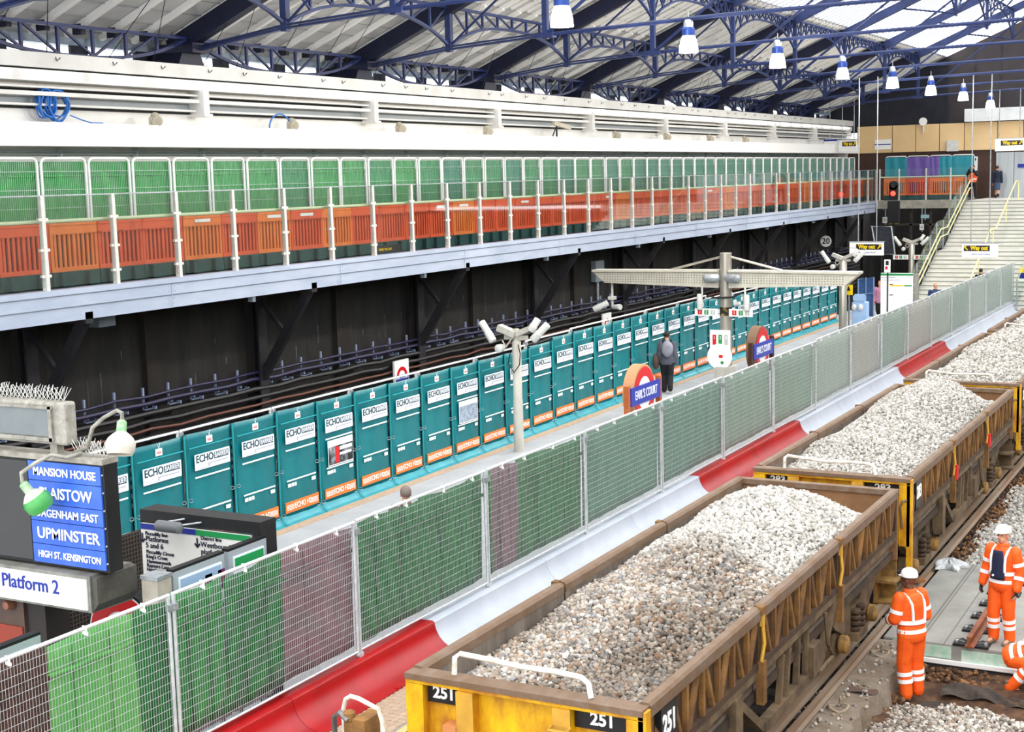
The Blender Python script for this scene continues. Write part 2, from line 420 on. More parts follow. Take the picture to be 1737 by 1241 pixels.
def lattice(x, zt, zend, zmid, y, n, w, name, material, xbrace):
    L = BAY-.2; mb = MB(); a = y+.1
    def arch(t): u = abs(2*t-1); return zmid+(zend-zmid)*(u**2.6)
    mb.beam((x, a, zt), (x, a+L, zt), w*1.5, w)
    pts = [(x, a+L*t/16, arch(t/16)) for t in range(17)]
    for p, q in zip(pts, pts[1:]): mb.beam(p, q, w*1.3, w)
    for i in range(1, n):
        t = i/n; mb.beam((x, a+L*t, arch(t)), (x, a+L*t, zt), w*.9, w*.9)
    for i in range(n):
        t0, t1 = i/n, (i+1)/n
        if xbrace or i < n/2: mb.beam((x+.02, a+L*t0, zt), (x+.02, a+L*t1, arch(t1)), w*.7, w*.7)
        if xbrace or i >= n/2: mb.beam((x-.02, a+L*t0, arch(t0)), (x-.02, a+L*t1, zt), w*.7, w*.7)
    mb.struct(name, material)
EB = mat('eaves_girder_blue', '24346a', .45, col2='1a2450', scale=3)
for y in [TRY[0]-BAY]+TRY[:-1]:
    lattice(-22.25, 9.62, 9.6, 9.02, y, 7, .07, 'eaves_girder', EB, False)
    lattice(-19.5, zr(-19.5)-.08, 9.8, 10.42, y, 8, .065, 'purlin_girder', BLUE, False)
    lattice(-16.65, zr(-16.65)-.06, 10.9, 11.65, y, 10, .055, 'purlin_girder', BLUE, True)
    lattice(-12.04, zr(-12.04)-.06, 12.5, 13.6, y, 8, .055, 'purlin_girder', BLUE, False)
mb = MB()
for i in range(40):
    y = 17+1.45*i+RNG.uniform(-.5, .5); xr = RNG.uniform(-21.6, -20.2)
    mb.path([(xr, y+RNG.uniform(-.6, .6), zr(xr)+.1), (-21.9, y, 8.85)], .009, 4)
    mb.path([(-21.6, y-.1, 8.98), (-21.52, y-.1, 8.8), (-21.45, y-.08, 8.86)], .012, 4)
mb.struct('roof_hanger_wires', BLACK)
# ------- far end of the shed
DARKW = mat('gable_dark', '1b1d27', .8, col2='2a2c36', scale=1)
mb = MB().prism([(-24, 8.3), (-16.5, 8.3), (-16.5, zr(-16.5)+.3), (-24, zr(-24)+.3)], 'y', 83.0, 83.3)
mb.struct('wall_back_gable', DARKW)
BRN = mat('brown_cladding', '4a2f24', .6, col2='3c261e', scale=1.2)
mb = MB().prism([(-16.5, 7.1), (15, 7.1), (15, zr(-3)+.3), (-3, zr(-3)+.3), (-16.5, zr(-16.5)+.3)], 'y', 83.0, 83.3)
for i in range(10): mb.box(-16.4+1.35*i, -16.36+1.35*i, 82.96, 83.02, 8.3, zr(-16.4+1.35*i))
mb.struct('wall_back_upper', mat('gable_brown', '403a3c', .7, col2='332d30', scale=1.2))
YB = 82.4
MB().box(-24, 15, YB, YB+.4, 4.4, 7.15).struct('wall_back', BRN)
BEIGE = mat('beige_cladding', 'e8c795', .5, col2='dfbd89', scale=.8)
mb = MB(); x = -21.4
for w in (2.0, 1.3, 1.3, 1.35, 1.75, 1.35, 1.35, 1.35, 1.35, 1.35, 1.35, 1.35):
    mb.box(x+.02, x+w-.02, YB-.12, YB, 7.12, 8.62); x += w
mb.struct('trim_14', BEIGE)
MB().box(-21.4, -5.4, YB-.1, YB+.02, 7.12, 8.62).struct('trim_15', mat('panel_joint', '5a4330', .7))
mb = MB()
for i in range(8): mb.box(-19.1+1.33*i, -19.07+1.33*i, YB-.02, YB, 4.5, 7.1)
mb.struct('trim_16', mat('joint_dark', '1f1512', .7))
MB().box(-15.4, -4, YB-.5, YB-.1, 8.66, 9.35).struct('trim_17', mat('white_duct', 'e7e9ea', .5, col2='d5d8da', scale=2))
LIFT = mat('lift_steel', 'b9bfc4', .45, .35, col2='a4abb0', scale=1.5, stretch=(4, 1, .3))
mb = MB()
for i in range(6): mb.box(-13.75+.95*i, -12.83+.95*i, YB-.09, YB, 4.45, 6.95)
mb.struct('wall_back_steel_panels', LIFT)
MB().box(-11.95, -11.8, YB-.14, YB-.05, 5.9, 6.5).struct('door_1', LBLACK)
# rear concourse slab and what is under it
MB().box(-22, -3, 79.4, YB+.2, 4.1, 4.45).struct('floor_concourse', mat('concourse_paving', 'c4bfb4', .7, col2='aaa69b', scale=2))
MB().box(-19.5, -14.4, 79.25, 79.4, 4.05, 4.5).struct('trim_18', mat('concourse_edge', 'b9b4a6', .7, col2='948f84', scale=3))
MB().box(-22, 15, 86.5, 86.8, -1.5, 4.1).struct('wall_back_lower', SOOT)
mb = MB()
for i in range(5): mb.box(-18.9+1.05*i, -18.78+1.05*i, 79.9, 80.02, 2.0, 4.05)
mb.box(-19.5, -14.3, 79.9, 80.1, 3.1, 3.2).box(-19.5, -14.3, 80.3, 80.5, 2.1, 2.3)
mb.struct('trim_19', mat('under_steel', '565049', .7, col2='2e2a27', scale=3))
# ------- stairs
STEP = mat('stair_treads', 'd5d3cb', .7, col2='c2c0b8', scale=2, amt=.4)
NOSE = mat('stair_nosing', '8d9088', .7)
SX0, SX1 = -14.15, -5.5
st = MB(); no = MB(); y, z = 63.6, 0.0
for fl, n in ((0, 14), (1, 13)):
    for i in range(n):
        r = 4.5/27; st.box(SX0, SX1, y, y+.62, 0 if i == 0 and fl == 0 else z-.02, z+r); z += r
        no.box(SX0, SX1, y-.004, y+.05, z-.05, z+.003); y += .40 if fl == 0 else .42
    if fl == 0: st.box(SX0, SX1, y, y+1.55, z-.2, z); y += 1.5
st.box(SX0, SX1, y, 82, z-.3, z)
st.struct('stairs', STEP); no.struct('stair_nosings', NOSE)
MB().prism([(63.6, -.1), (69.2, 2.2), (70.7, 2.2), (76.2, 4.4), (76.2, 0), (70, -.1)], 'x', SX0-.1, SX0).struct('trim_20', mat('stair_string', '9fa9ad', .5, col2='7f8a8e', scale=2))
MB().box(15, 15.4, -30, 90, -1.8, 9.5).struct('wall_right', mat('far_brick', '8d8478', .85, col2='6d655c', scale=2))
# ------------------------------------------------------------------ balcony furniture
POSTC = mat('balustrade_post_paint', 'e3e1da', .5, col2='c9c7c0', scale=4)
BGLASS = glass_mat('balustrade_glass', (.975, .995, .99), .15)
RAILY = mat('cream_handrail', 'dde6bd', .4)
def balustrade(name, label, pts_y, x, z0=4.42, z1=6.17, post_first=True):
    t = thing(name, label, 'balustrade', (x, pts_y[0], z0))
    pm = MB()
    pm.prism([(x-.06, z0), (x+.05, z0), (x+.03, z1), (x-.04, z1)], 'y', -.04, .04)
    for dz in (.28, .75, 1.3):
        pm.box(x-.03, x+.03, -.11, .11, z0+dz, z0+dz+.05)
    pm.box(x-.09, x+.09, -.07, .07, z0-.005, z0+.02)
    mesh = None
    for i, y in enumerate(pts_y):
        if mesh is None:
            q = MB(); q.v = [(a-x, b, c-z0) for a, b, c in pm.v]; q.f = pm.f; o = q.build('post', POSTC, t, local=True); mesh = o.data
        else: o = put('post', mesh, t)
        o.location = (0, y-pts_y[0], 0)
    gm = None
    for y, yn in zip(pts_y, pts_y[1:]):
        if gm is None:
            L = yn-y-.06; o = MB().box(-.006, .006, .03, .03+L, .1, z1-z0).build('glass_pane', BGLASS, t, local=True); gm = o.data
            o.data.materials.append(BGLASS)
        else: o = put('glass_pane', gm, t)
        o.location = (.02, y-pts_y[0], 0)
    mb = MB().path([(x-.16, pts_y[0]-1, z0+1.28), (x-.16, pts_y[-1], z0+1.28)], .035, 8)
    mb.build('handrail', RAILY, t)
    MB().box(x-.02, x+.03, pts_y[0]-1, pts_y[-1], z1-.012, z1+.012).build('top_edge', STEEL, t)
    return t
balustrade('glass_balustrade', 'long glass balustrade with pale posts along the edge of the balcony', [18.87+1.785*i for i in range(-2, 35)], -19.62)

# pedestrian barriers hung with green sheets; orange plastic barriers in front
GALV = mat('bright_galvanised', 'd8dcdf', .4, .3, col2='b9bec2', scale=9)
def sheet_mat(n, a, b): return mat(n, a, .55, col2=b, scale=2.2, amt=.7, stretch=(1.2, 2.2, .6))
GSHEET = [sheet_mat('green_sheet', '35a34a', '20803c'), sheet_mat('deep_green_sheet', '22924a', '187746'), sheet_mat('teal_green_sheet', '1f8a60', '176e54')]
TSHEET = sheet_mat('turquoise_sheet', '2b9ba8', '1d7f92'); PSHEET = sheet_mat('violet_sheet', '7a5fb0', '5d4a93')
BW, BZ0, BZ1 = 1.15, 4.47, 6.87
def barrier_frame():
    mb = MB(); r = .12; pts = [(0, 0, 0)]
    pts += [(0, r-r*math.cos(a), BZ1-BZ0-r+r*math.sin(a)) for a in (0, PI/8, PI/4, 3*PI/8, PI/2)]
    pts += [(0, BW-r+r*math.sin(a), BZ1-BZ0-r+r*math.cos(a)) for a in (0, PI/8, PI/4, 3*PI/8, PI/2)]+[(0, BW, 0)]
    mb.path(pts, .028, 8); mb.path([(0, 0, .95), (0, BW, .95)], .014, 6)
    return mb
def barrier_mesh():
    mb = MB()
    for i in range(1, 23): mb.box(-.0018, .0018, BW*i/23-.0018, BW*i/23+.0018, .95, BZ1-BZ0-.02)
    for z in (1.1, 1.45, 1.8, 2.15): mb.box(-.003, .003, 0, BW, z-.003, z+.003)
    return mb
FR = FRM = None
SH = []
for v in range(4):
    ph = RNG.uniform(0, 6, 4)
    def fn(u, w):
        y = -.05+u*(BW+.1); z = .5+w*(BZ1-BZ0-.56)
        return (-.075+.014*math.sin(13*y+ph[0]+2*w)+.010*math.sin(5*z+7*y+ph[1])+(.02*math.sin(24*y+ph[2])*max(0, w-.75)), y, z)
    mb = MB().grid(fn, 20, 14); mb.quad((-.05, -.05, 2.08), (-.05, BW+.05, 2.08), (-.045, BW+.05, 2.05), (-.045, -.05, 2.05)); SH.append(mb.mesh('sheet'))
protos = {}
N_BAR = 49
for i in range(N_BAR):
    y = 18.907+1.247*i
    key = i
    t = thing('pedestrian_barrier', f'round-topped mesh barrier hung with a green sheet, {nth(i+1)} from the left along the balcony', 'barrier', (-20.9, y, BZ0), group='sheeted mesh barriers along the balcony')
    t.rotation_euler[2] = RNG.uniform(-.015, .015)
    if FR is None:
        FR = barrier_frame().build('frame', WHITE, t, local=True, smooth=True).data; FRM = barrier_mesh().build('wire_mesh', GALV, t, local=True).data
    else: put('frame', FR, t); put('wire_mesh', FRM, t)
    mkey = (i % 4, min(2, int(i/12)+(i % 3 == 1)) if i > 4 else 0)
    if mkey not in protos:
        me = SH[mkey[0]].copy(); me.materials.append(GSHEET[mkey[1]]); me.polygons.foreach_set('use_smooth', [True]*len(me.polygons)); protos[mkey] = me
    put('green_sheet', protos[mkey], t)
ORG = mat('orange_plastic', 'f0663a', .5, col2='dc5430', scale=1.2, amt=.5); ORG2 = mat('light_orange_plastic', 'f88a45', .5, col2='ea7632', scale=1.2)
def plastic_barrier():
    mb = MB(); w = 1.23; H = 1.0
    mb.box(-.03, .03, 0, w, .78, H).box(-.03, .03, 0, .07, .1, .8).box(-.03, .03, w-.07, w, .1, .8).box(-.035, .035, 0, w, .06, .16)
    mb.box(-.045, .045, .02, w-.02, H-.05, H)
    n = 9
    for i in range(n):
        y = .07+(w-.14)*(i+.5)/n; mb.box(-.022, .022, y-.030, y+.030, .12, .79)
    mb.box(-.03, .03, w*.47, w*.53, .1, .8)
    return mb
def plastic_foot():
    return MB().box(-.12, .14, .15, .4, -.2, .06).box(-.12, .14, .85, 1.1, -.2, .06).box(-.03, .045, 0, 1.23, -.2, .075)
PB = {}; PF = PBK = None
RUB = mat('dark_green_rubber_and_shade', '2a5654', .7, col2='1c4040', scale=4)
PLW = None
for i in range(49):
    y = 18.552+1.252*i
    t = thing('plastic_barrier', f'slotted orange plastic barrier on dark feet, {nth(i+1)} from the left along the balcony', 'barrier', (-20.45, y, 4.64), group='orange plastic barriers along the balcony')
    t.rotation_euler[2] = RNG.uniform(-.012, .012)
    mm = ORG2 if i in (1, 6, 8) or i % 9 == 4 else ORG
    if mm.name not in PB: PB[mm.name] = plastic_barrier().build('panel', mm, t, local=True, bevel=.006).data
    else:
        o = put('panel', PB[mm.name], t)
    if PF is None: PF = plastic_foot().build('feet', RUB, t, local=True).data
    else: put('feet', PF, t)
    if PBK is None: PBK = MB().box(-.04, -.026, .05, 1.18, .12, .8).build('slot_shade', RUB, t, local=True).data  # dark panel added behind the slots, standing in for the shade there
    else: put('slot_shade', PBK, t)
    if i in (4, 6, 7, 12, 13, 16, 21, 29):
        if PLW is None: PLW = MB().box(.046, .05, .35, .85, .86, .93).build('name_plate', LWHITE, t, local=True).data
        else: put('name_plate', PLW, t)
# a dark low sign leaning inside the glass
t = thing('dot_matrix_sign', 'small black sign with a yellow line of lettering at the foot of the balcony glass', 'sign', (-19.8, 29.8, 4.44))
MB().box(-.03, .03, 0, 1.25, .03, .23).build('case', LBLACK, t, local=True)
text('MIND THE GAP', .06, LYEL, t, (.035, .5, .13), (0, 1, 0), local=True)
# ---- rear concourse: balustrade and barriers facing the tracks
t = thing('glass_balustrade', 'short glass balustrade across the far end of the balcony', 'balustrade', (-19.4, 79.5, 4.45))
for i, x in enumerate((-19.4, -18.35, -16.9, -15.6, -14.4)): MB().prism([(x-.04, 4.45), (x+.04, 4.45), (x+.03, 6.2), (x-.03, 6.2)], 'y', 79.44, 79.54).build('post', POSTC, t)
for a, b in ((-19.4, -18.35), (-18.35, -16.9), (-16.9, -15.6), (-15.6, -14.4)): MB().box(a+.05, b-.05, 79.48, 79.5, 4.55, 6.2).build('glass_pane', BGLASS, t)
MB().path([(-19.4, 79.62, 5.75), (-14.4, 79.62, 5.75)], .035, 8).build('handrail', RAILY, t)
for i, (c, mm) in enumerate((('turquoise', TSHEET), ('violet', PSHEET), ('violet and turquoise', None), ('turquoise', TSHEET))):
    lab = ('round-topped mesh barrier with a turquoise sheet at the left end of the rear row', 'round-topped mesh barrier with a violet sheet on the rear concourse',
           'round-topped mesh barrier half violet half turquoise on the rear concourse', 'round-topped mesh barrier with a turquoise sheet beside the staircase')[i]
    t = thing('pedestrian_barrier', lab, 'barrier', (-18.15+1.2*i-1.2, 80.6, BZ0), -PI/2, 'sheeted barriers on the rear concourse')
    t.location.x += 0; t.rotation_euler[2] = -PI/2
    put('frame', FR, t); put('wire_mesh', FRM, t)
    def half(name, m_, a, b, s=1):
        mb = MB().grid(lambda u, w: (.08+.014*math.sin(13*u+3*w+i), a+(b-a)*u, .5+w*1.84), 12, 10); mb.build(name, m_, t, local=True, smooth=True)
    if mm: half('sheet', mm, -.02, BW+.02)
    else: half('sheet', PSHEET, -.02, BW*.45); half('sheet', TSHEET, BW*.45, BW+.02)
for i in range(4):
    t = thing('plastic_barrier', f'slotted orange plastic barrier on the rear concourse, {nth(i+1)} from its left end', 'barrier', (-19.35+1.25*i, 80.2, 4.68), 0, 'orange plastic barriers on the rear concourse')
    t.rotation_euler[2] = -PI/2
    put('panel', PB[ORG2.name if i != 1 else ORG.name], t); put('feet', PF, t)

# ------------------------------------------------------------------ spot lamps, camera and cable coil on the white wall
BEI = mat('lamp_beige', 'cfc7b3', .5, col2='b3aa96', scale=6)
def spot(y, n, flip=False):
    t = thing('spot_lamp', f'beige spotlight on the white beam, {nth(n)} from the left', 'spotlight', (-21.3, y, 7.6), group='spotlights along the white beam')
    MB().box(-21.42, -21.3, y-.1, y-.06, 7.58, 7.76).box(-21.42, -21.3, y+.1, y+.14, 7.58, 7.76).box(-21.45, -21.28, y-.1, y+.14, 7.575, 7.59).build('bracket', BEI, t)
    M = Euler((math.radians(112), 0, math.radians(52)), 'XYZ').to_matrix()
    MB().lathe([(.07, -.16), (.10, -.14), (.10, .12), (.115, .13), (.115, .17), (.10, .175)], (-21.32, y+.02, 7.72), 14, M).build('housing', BEI, t, smooth=True)
for n, y in enumerate((23.89, 28.75, 33.65, 38.58, 48.22, 53.12, 57.98, 62.55)): spot(y, n+1)
t = thing('security_camera', 'security camera on a raised bracket above the white beam', 'camera', (-21.3, 43.3, 7.58))
MB().tube((-21.3, 43.3, 7.58), (-21.3, 43.3, 8.0), .03).beam((-21.3, 43.0, 7.6), (-21.3, 43.35, 8.0), .03, .03).build('bracket', BLACK, t)
MB().beam((-21.3, 43.1, 8.02), (-21.1, 43.9, 7.88), .12, .14).build('housing', BEI, t)
CB = mat('blue_cable', '2f73c4', .45)
mb = MB()
for j in range(16):
    c0 = 21.02+.26*(j % 2)+.02*math.sin(j*3); r = (.29 if j % 2 else .25)+.035*math.sin(2.1*j)
    mb.path([(-21.68-.03*(j % 5)+.02*math.sin(3*a+j), c0+.2+r*math.cos(a)*(.95 if j % 2 else .8), 7.96+r*math.sin(a)+.03*math.sin(2*a+j)) for a in [2*PI*q/26 for q in range(26)]], .016, 5, closed=True)
mb.path([(-21.6, 21.7, 7.75), (-21.5, 21.9, 7.66), (-21.42, 22.1, 7.6), (-21.4, 22.4, 7.6)], .013, 5)
tag(recenter(mb.build('cable_coil', CB, smooth=True), (-21.6, 21.3, 7.6)), 'bright blue coil of cable hung on the white upper wall', 'cable')
mb = MB().path([(-21.4, 27.95+.5*math.sin(a*.5)*0+.45*(1-math.cos(a))/2*1.9, 7.6+.34*math.sin(a)) for a in [PI*q/14 for q in range(15)]], .02, 6)
tag(recenter(mb.build('cable_loop', CB, smooth=True), (-21.4, 28.2, 7.6)), 'small blue loop of cable beside the second spotlight', 'cable')

# ------------------------------------------------------------------ cables on the track wall
CABM = [mat('cable_black', '17171a', .5), mat('cable_indigo', '201d3f', .5), mat('cable_grey', '2e2e31', .55), mat('cable_rust', '6a4236', .6)]
cables = [(1.86, .035, 1), (1.70, .05, 1), (1.48, .06, 0), (1.30, .055, 0), (1.14, .03, 3), (.98, .07, 0), (.80, .075, 2), (.62, .075, 0), (.44, .075, 2), (.27, .08, 0), (.1, .08, 0), (-.08, .08, 2), (-.26, .08, 0)]
cn = ['indigo', 'black']
for n, (z, r, c) in enumerate(cables):
    x = -21.25+.045*max(0, n-1); mb = MB()
    mb.path([(x+.02*math.sin(i*.9+n), 14+i*.9, z-.035*abs(math.sin(PI*(i/1.78)+n*.3))+.012*math.sin(i*2.3+n)) for i in range(76)], r, 7)
    lab = {1: 'thin indigo', 0: 'black', 2: 'dark grey', 3: 'thin rust-red'}[c]
    tag(recenter(mb.build('wall_cable', CABM[c], smooth=True), (x, 14, z)), f'{lab} cable running along the sooty track wall, {nth(n+1)} from the top', 'cable', 'cables along the track wall')
t = thing('cable_rack', 'row of small blue-grey hooks carrying the cables on the track wall', 'rack', (-21.4, 14, 0))
brm = None; BRK = mat('hook_blue_grey', '8a97b4', .5)
for i in range(78):
    if brm is None:
        o = MB().box(-.02, .02, -.025, .025, 1.62, 2.0).box(-.02, .1, -.02, .02, 1.58, 1.64).box(-.02, .0, -.02, .3, 1.5, 1.53).box(-.02, .0, -.02, .02, 1.5, 1.6).box(-.02, .09, .285, .315, 1.5, 1.57).build('hook', BRK, t, local=True); brm = o.data
    else: o = put('hook', brm, t)
    o.location = (.02, .82*i+RNG.uniform(-.06, .06), RNG.uniform(-.03, .03))
t = thing('distance_sign', 'round white disc numbered 20 on the dark track wall', 'sign', (-21.1, 74.9, 2.5))
MB().box(-.45, .1, .02, .06, -.04, .04).build('bracket', BLACK, t, local=True)
MB().lathe([(.3, -.01), (.3, .01)], (0, 0, 0), 24, Matrix.Rotation(PI/2, 3, 'X')).build('disc', LWHITE, t, local=True)
text('20', .3, LBLACK, t, (0, -.016, 0), bold=.015, local=True)
t = thing('junction_box', 'pale grey equipment box on the dark track wall above the cables', 'box', (-21.44, 46.3, 2.5))
MB().box(-.1, .1, 0, .75, 0, .75).build('case', mat('box_grey', '9aa3ab', .5), t, local=True, bevel=.02); MB().tube((0, .35, -.9), (0, .35, 0), .05).build('conduit', STEEL, t, local=True)
for n, (y, z) in enumerate(((32.75, .8), (46.4, .78))):
    t = thing('roundel_sign', ('small white station roundel board nearer the camera, above the teal barriers', 'small white station roundel board farther off, above the teal barriers')[n], 'sign', (-21.0, y, z), group='small roundel boards on the track wall')
    MB().box(-.03, .03, -.36, .36, -.2, .62).build('board', LWHITE, t, local=True)
    MB().add(*(lambda R: (R, [(i, i+1, i+15, i+14) for i in range(0, 13)]))([(.035, r*math.cos(PI*i/13), .17+r*math.sin(PI*i/13)) for r in (.27, .17) for i in range(14)])).build('ring', LRED, t, local=True)
    MB().box(.03, .04, -.33, .33, .06, .22).build('name_bar', LBLUE, t, local=True); text("EARL'S COURT", .07, LWHITE, t, (.045, 0, .14), (0, 1, 0), local=True)
    MB().box(-.15, -.03, -.05, .05, -.6, .2).build('bracket', BLACK, t, local=True)
# ------------------------------------------------------------------ teal acoustic barriers along the far platform edge
TEAL = mat('teal_vinyl', '0a7a81', .38, col2='08666d', scale=1.6, amt=.5, bump=.12, bscale=5)
TEALL = mat('teal_welt', '2fa2a8', .4); TEALH = mat('teal_hem', '2a9ba9', .4, col2='1e8694', scale=3)
ORB = mat('orange_band', 'ee7b33', .5); PLATE = mat('logo_plate', 'e9ecf4', .45); TEXTD = mat('logo_dark', '123c46', .5)
EW = 1.262; EX = -16.1
EN = 33; ez1 = 2.13
def rise(y): return float(np.interp(y, [31, 32.5, 43, 45.5, 52, 57], [0, .13, .16, 0, 0, -.12]))
proto = None
def echo_parts(t):
    def fn(u, w):
        y = .015+u*(EW-.03); z = .14+w*(ez1-.14)
        e = math.sin(PI*u)
        return (.02+.045*e**.5-.02+.010*math.sin(9*u+4*w)+.012*math.sin(6*w+2*u)*e, y, z)
    MB().grid(fn, 14, 18).build('vinyl_sheet', TEAL, t, local=True, smooth=True, solid=.012)
    def fh(u, w):
        y = .01+u*(EW-.02); a = w
        return (.02+.17*a, y, .15-.145*(1-(1-a)**2.2)+.012*math.sin(7*u)*(1-a))
    MB().grid(fh, 10, 8).build('ground_flap', TEALH, t, local=True, smooth=True, solid=.008)
    mb = MB().box(.062, .07, .08, EW-.08, 1.88, 1.90).box(.03, .06, EW-.02, EW-.005, .14, ez1)
    mb.build('welt', TEALL, t, local=True)
    MB().box(.0, .05, .0, .014, .14, ez1).build('seam', mat('seam_dark', '07343a', .6), t, local=True)
    p = MB().box(.075, .083, .18, EW-.16, 1.49, 1.765).build('logo_plate', PLATE, t, local=True, bevel=.03)
    text('ECHO', .125, TEXTD, p, (.086, .435, 1.675), (0, 1, .0), width=.44, bold=.008, local=True)
    MB().box(.083, .087, .68, EW-.2, 1.62, 1.73).build('logo_block', TEXTD, p, local=True)
    text('BARRIER', .085, PLATE, p, (.090, (.68+EW-.2)/2, 1.675), (0, 1, 0), width=.36, bold=.01, local=True)
    MB().box(.083, .086, .24, .5, 1.515, 1.522).box(.083, .086, .55, EW-.22, 1.56, 1.58).box(.083, .086, .52, .56, 1.515, 1.58).build('small_print', mat('print_grey', 'b9b7c4', .6), p, local=True)
    for z in (1.37, .80):
        MB().box(.07, .078, .18, EW-.18, z-.013, z+.013).build('white_stripe', LWHITE, t, local=True)
    for ya, yb in ((.2, .29), (.31, .38), (.4, .46), (EW-.32, EW-.2)): MB().box(.07, .078, ya, yb, .68, .745).build('small_mark', LWHITE, t, local=True)
    b = MB().box(.05, .062, .12, EW-.1, .2, .4).build('orange_band', ORB, t, local=True)
    text('ECHO H2', .1, LWHITE, b, (.066, .66, .30), (0, 1, 0), width=.52, bold=.01, local=True)
    for ya, yb in ((.16, .38), (.94, EW-.13)):
        mb = MB().box(.062, .064, ya, ya+.012, .25, .343)
        for k in range(4): mb.box(.062, .066, ya, yb, .25+.027*k, .262+.027*k)
        mb.build('band_stripes', LWHITE, b, local=True)
    g = MB().box(.06, .066, .52, .68, 1.92, 2.04).build('hang_tag', LWHITE, t, local=True)
    MB().box(.066, .068, .545, .655, 1.95, 1.99).build('tag_print', mat('tag_pink', 'd98a8a', .6), g, local=True)
    MB().path([(.05, .57, 2.13), (.07, .6, 2.04), (.06, .63, 2.13)], .006, 4).build('tie', LWHITE, t, local=True)
    for z in (.17, 1.0):
        for yy in (EW-.1, .07): MB().path([(.05+.02*math.cos(a), yy+.03*math.cos(a), z+.03*math.sin(a)) for a in [2*PI*q/10 for q in range(10)]], .006, 4, closed=True).build('eyelet', STEEL, t, local=True)
for i in range(-2, EN):
    y = 17.0+EW*i
    lab = f'teal acoustic barrier sheet along the platform edge, {nth(i+3)} from the left'
    if proto is None:
        proto = thing('acoustic_barrier', lab, 'barrier', (EX, y, 0), group='teal acoustic barriers'); echo_parts(proto); t = proto
    else:
        t = copy_tree(proto); t.location = (EX, y, 0); t['label'] = lab
    t.scale.z = (2.2+rise(y+.6)+RNG.uniform(-.012, .012))/2.2
    if i in (4, 8):
        pl = MB().box(.085, .092, .22, EW-.2, .83, 1.33).build('poster', LWHITE, t, local=True)
        t['label'] = ('teal acoustic barrier with a poster of a dark railway scene in red and white', 'teal acoustic barrier with a poster of a dense blue-grey aerial view')[i == 8]
        if i == 4:
            MB().box(.092, .095, .23, EW-.21, .85, 1.2).build('photograph', mat('poster_dark', '15181f', .5, col2='c9ccd2', scale=4, amt=.15), pl, local=True)
            MB().box(.095, .098, .45, .58, .87, 1.18).build('red_figure', LRED, pl, local=True)
            MB().box(.095, .098, .6, 1.0, 1.0, 1.05).box(.095, .098, .6, 1.02, 1.1, 1.17).build('pale_bands', PLATE, pl, local=True)
        else: MB().box(.092, .095, .23, EW-.21, .85, 1.22).build('photograph', mat('poster_aerial', '34435c', .5, col2='aab7c8', scale=14, amt=.7), pl, local=True)
for i in range(18):
    y = 13.22+2*EW*i
    t = thing('mesh_fence_panel', f'white-tubed fence panel behind the teal barriers, {nth(i+1)} from the left', 'fence panel', (EX-.07, y, 0), group='fence panels behind the teal barriers')
    L = 2*EW-.05
    t.scale.z = (2.2+rise(y+1.26))/2.2
    MB().path([(0, .03, .05), (0, .03, 2.2), (0, L, 2.2), (0, L, .05)], .027, 8).path([(0, .03, .1), (0, L, .1)], .02, 6).build('frame', WHITE, t, local=True, smooth=True)
    MB().box(-.05, .05, -.03, .05, 2.1, 2.18).build('coupler', STEEL, t, local=True)
# ------------------------------------------------------------------ mesh fence and red and white kerb barriers on the near side
FX = -9.95
FY = [11.0+3.352*i for i in range(-1, 17)]
PW = 3.352; FZ0, FZ1 = .42, 2.10
def fence_frame():
    L = PW-.07
    mb = MB().path([(0, .0, FZ0-.02), (0, .0, FZ1)], .021, 8).path([(0, L, FZ0-.02), (0, L, FZ1)], .021, 8)
    mb.path([(0, -.01, FZ1), (0, L+.01, FZ1)], .021, 8).path([(0, 0, FZ0+.03), (0, L, FZ0+.03)], .017, 6)
    mb.box(-.03, .03, -.06, .03, FZ0-.06, FZ0)
    return mb
def fence_wires():
    L = PW-.07; mb = MB(); n = 86
    for i in range(1, n): mb.box(-.0016, .0016, L*i/n-.0016, L*i/n+.0016, FZ0+.03, FZ1)
    for k in range(1, 18):
        z = FZ0+.03+(FZ1-FZ0-.03)*k/18
        mb.box(.001, .0055, 0, L, z-.002, z+.002)
    return mb
CLIPW = MB().box(-.03, .035, -.015, .015, FZ1-.1, FZ1+.03).box(-.03, .04, .03, .05, FZ1-.09, FZ1-.02)
fp = None
fdesc = ['brown and light green sheets', 'light and dark green sheets', 'green and pink-brown sheets', 'a dark green sheet', 'dark green and brown sheets']
for i, y in enumerate(FY[:-1]):
    lab = f'galvanised mesh fence panel standing on the kerb barrier, {nth(i+1)} from the camera end'
    if fp is None:
        fp = thing('mesh_fence_panel', lab, 'fence panel', (FX, y, 0), group='mesh fence panels along the works')
        fence_frame().build('frame', GALV, fp, local=True, smooth=True); fence_wires().build('wire_mesh', GALV, fp, local=True)
        MB().box(-.04, .04, -.085, .035, FZ1-.17, FZ1-.1).lathe([(.02, 0), (.02, .03)], (.03, -.03, FZ1-.15), 8).build('coupler', STEEL, fp, local=True)
        for q in (.45, 1.15, 2.1, 2.9): MB().box(-.026, .026, q, q+.012, FZ1-.06, FZ1+.024).box(-.0, .03, q+.002, q+.022, FZ1-.07, FZ1-.04).build('cable_tie', LWHITE, fp, local=True)
        t = fp
    else:
        t = copy_tree(fp); t['label'] = lab
    t.location = (FX, y, RNG.uniform(-.01, .03) if i != 2 else .02); t.rotation_euler = (RNG.uniform(-.004, .004), RNG.uniform(-.006, .006), RNG.uniform(-.006, .006))
def net(n, a, b): return mat(n, a, .75, col2=b, scale=1.8, amt=.8, stretch=(1, 3.5, .5))
NB = net('brown_net', '5b3528', '3c2720'); NLG = net('light_green_net', '74b062', '4f9a4c'); NDG = net('dark_green_net', '1d7d36', '125a28')
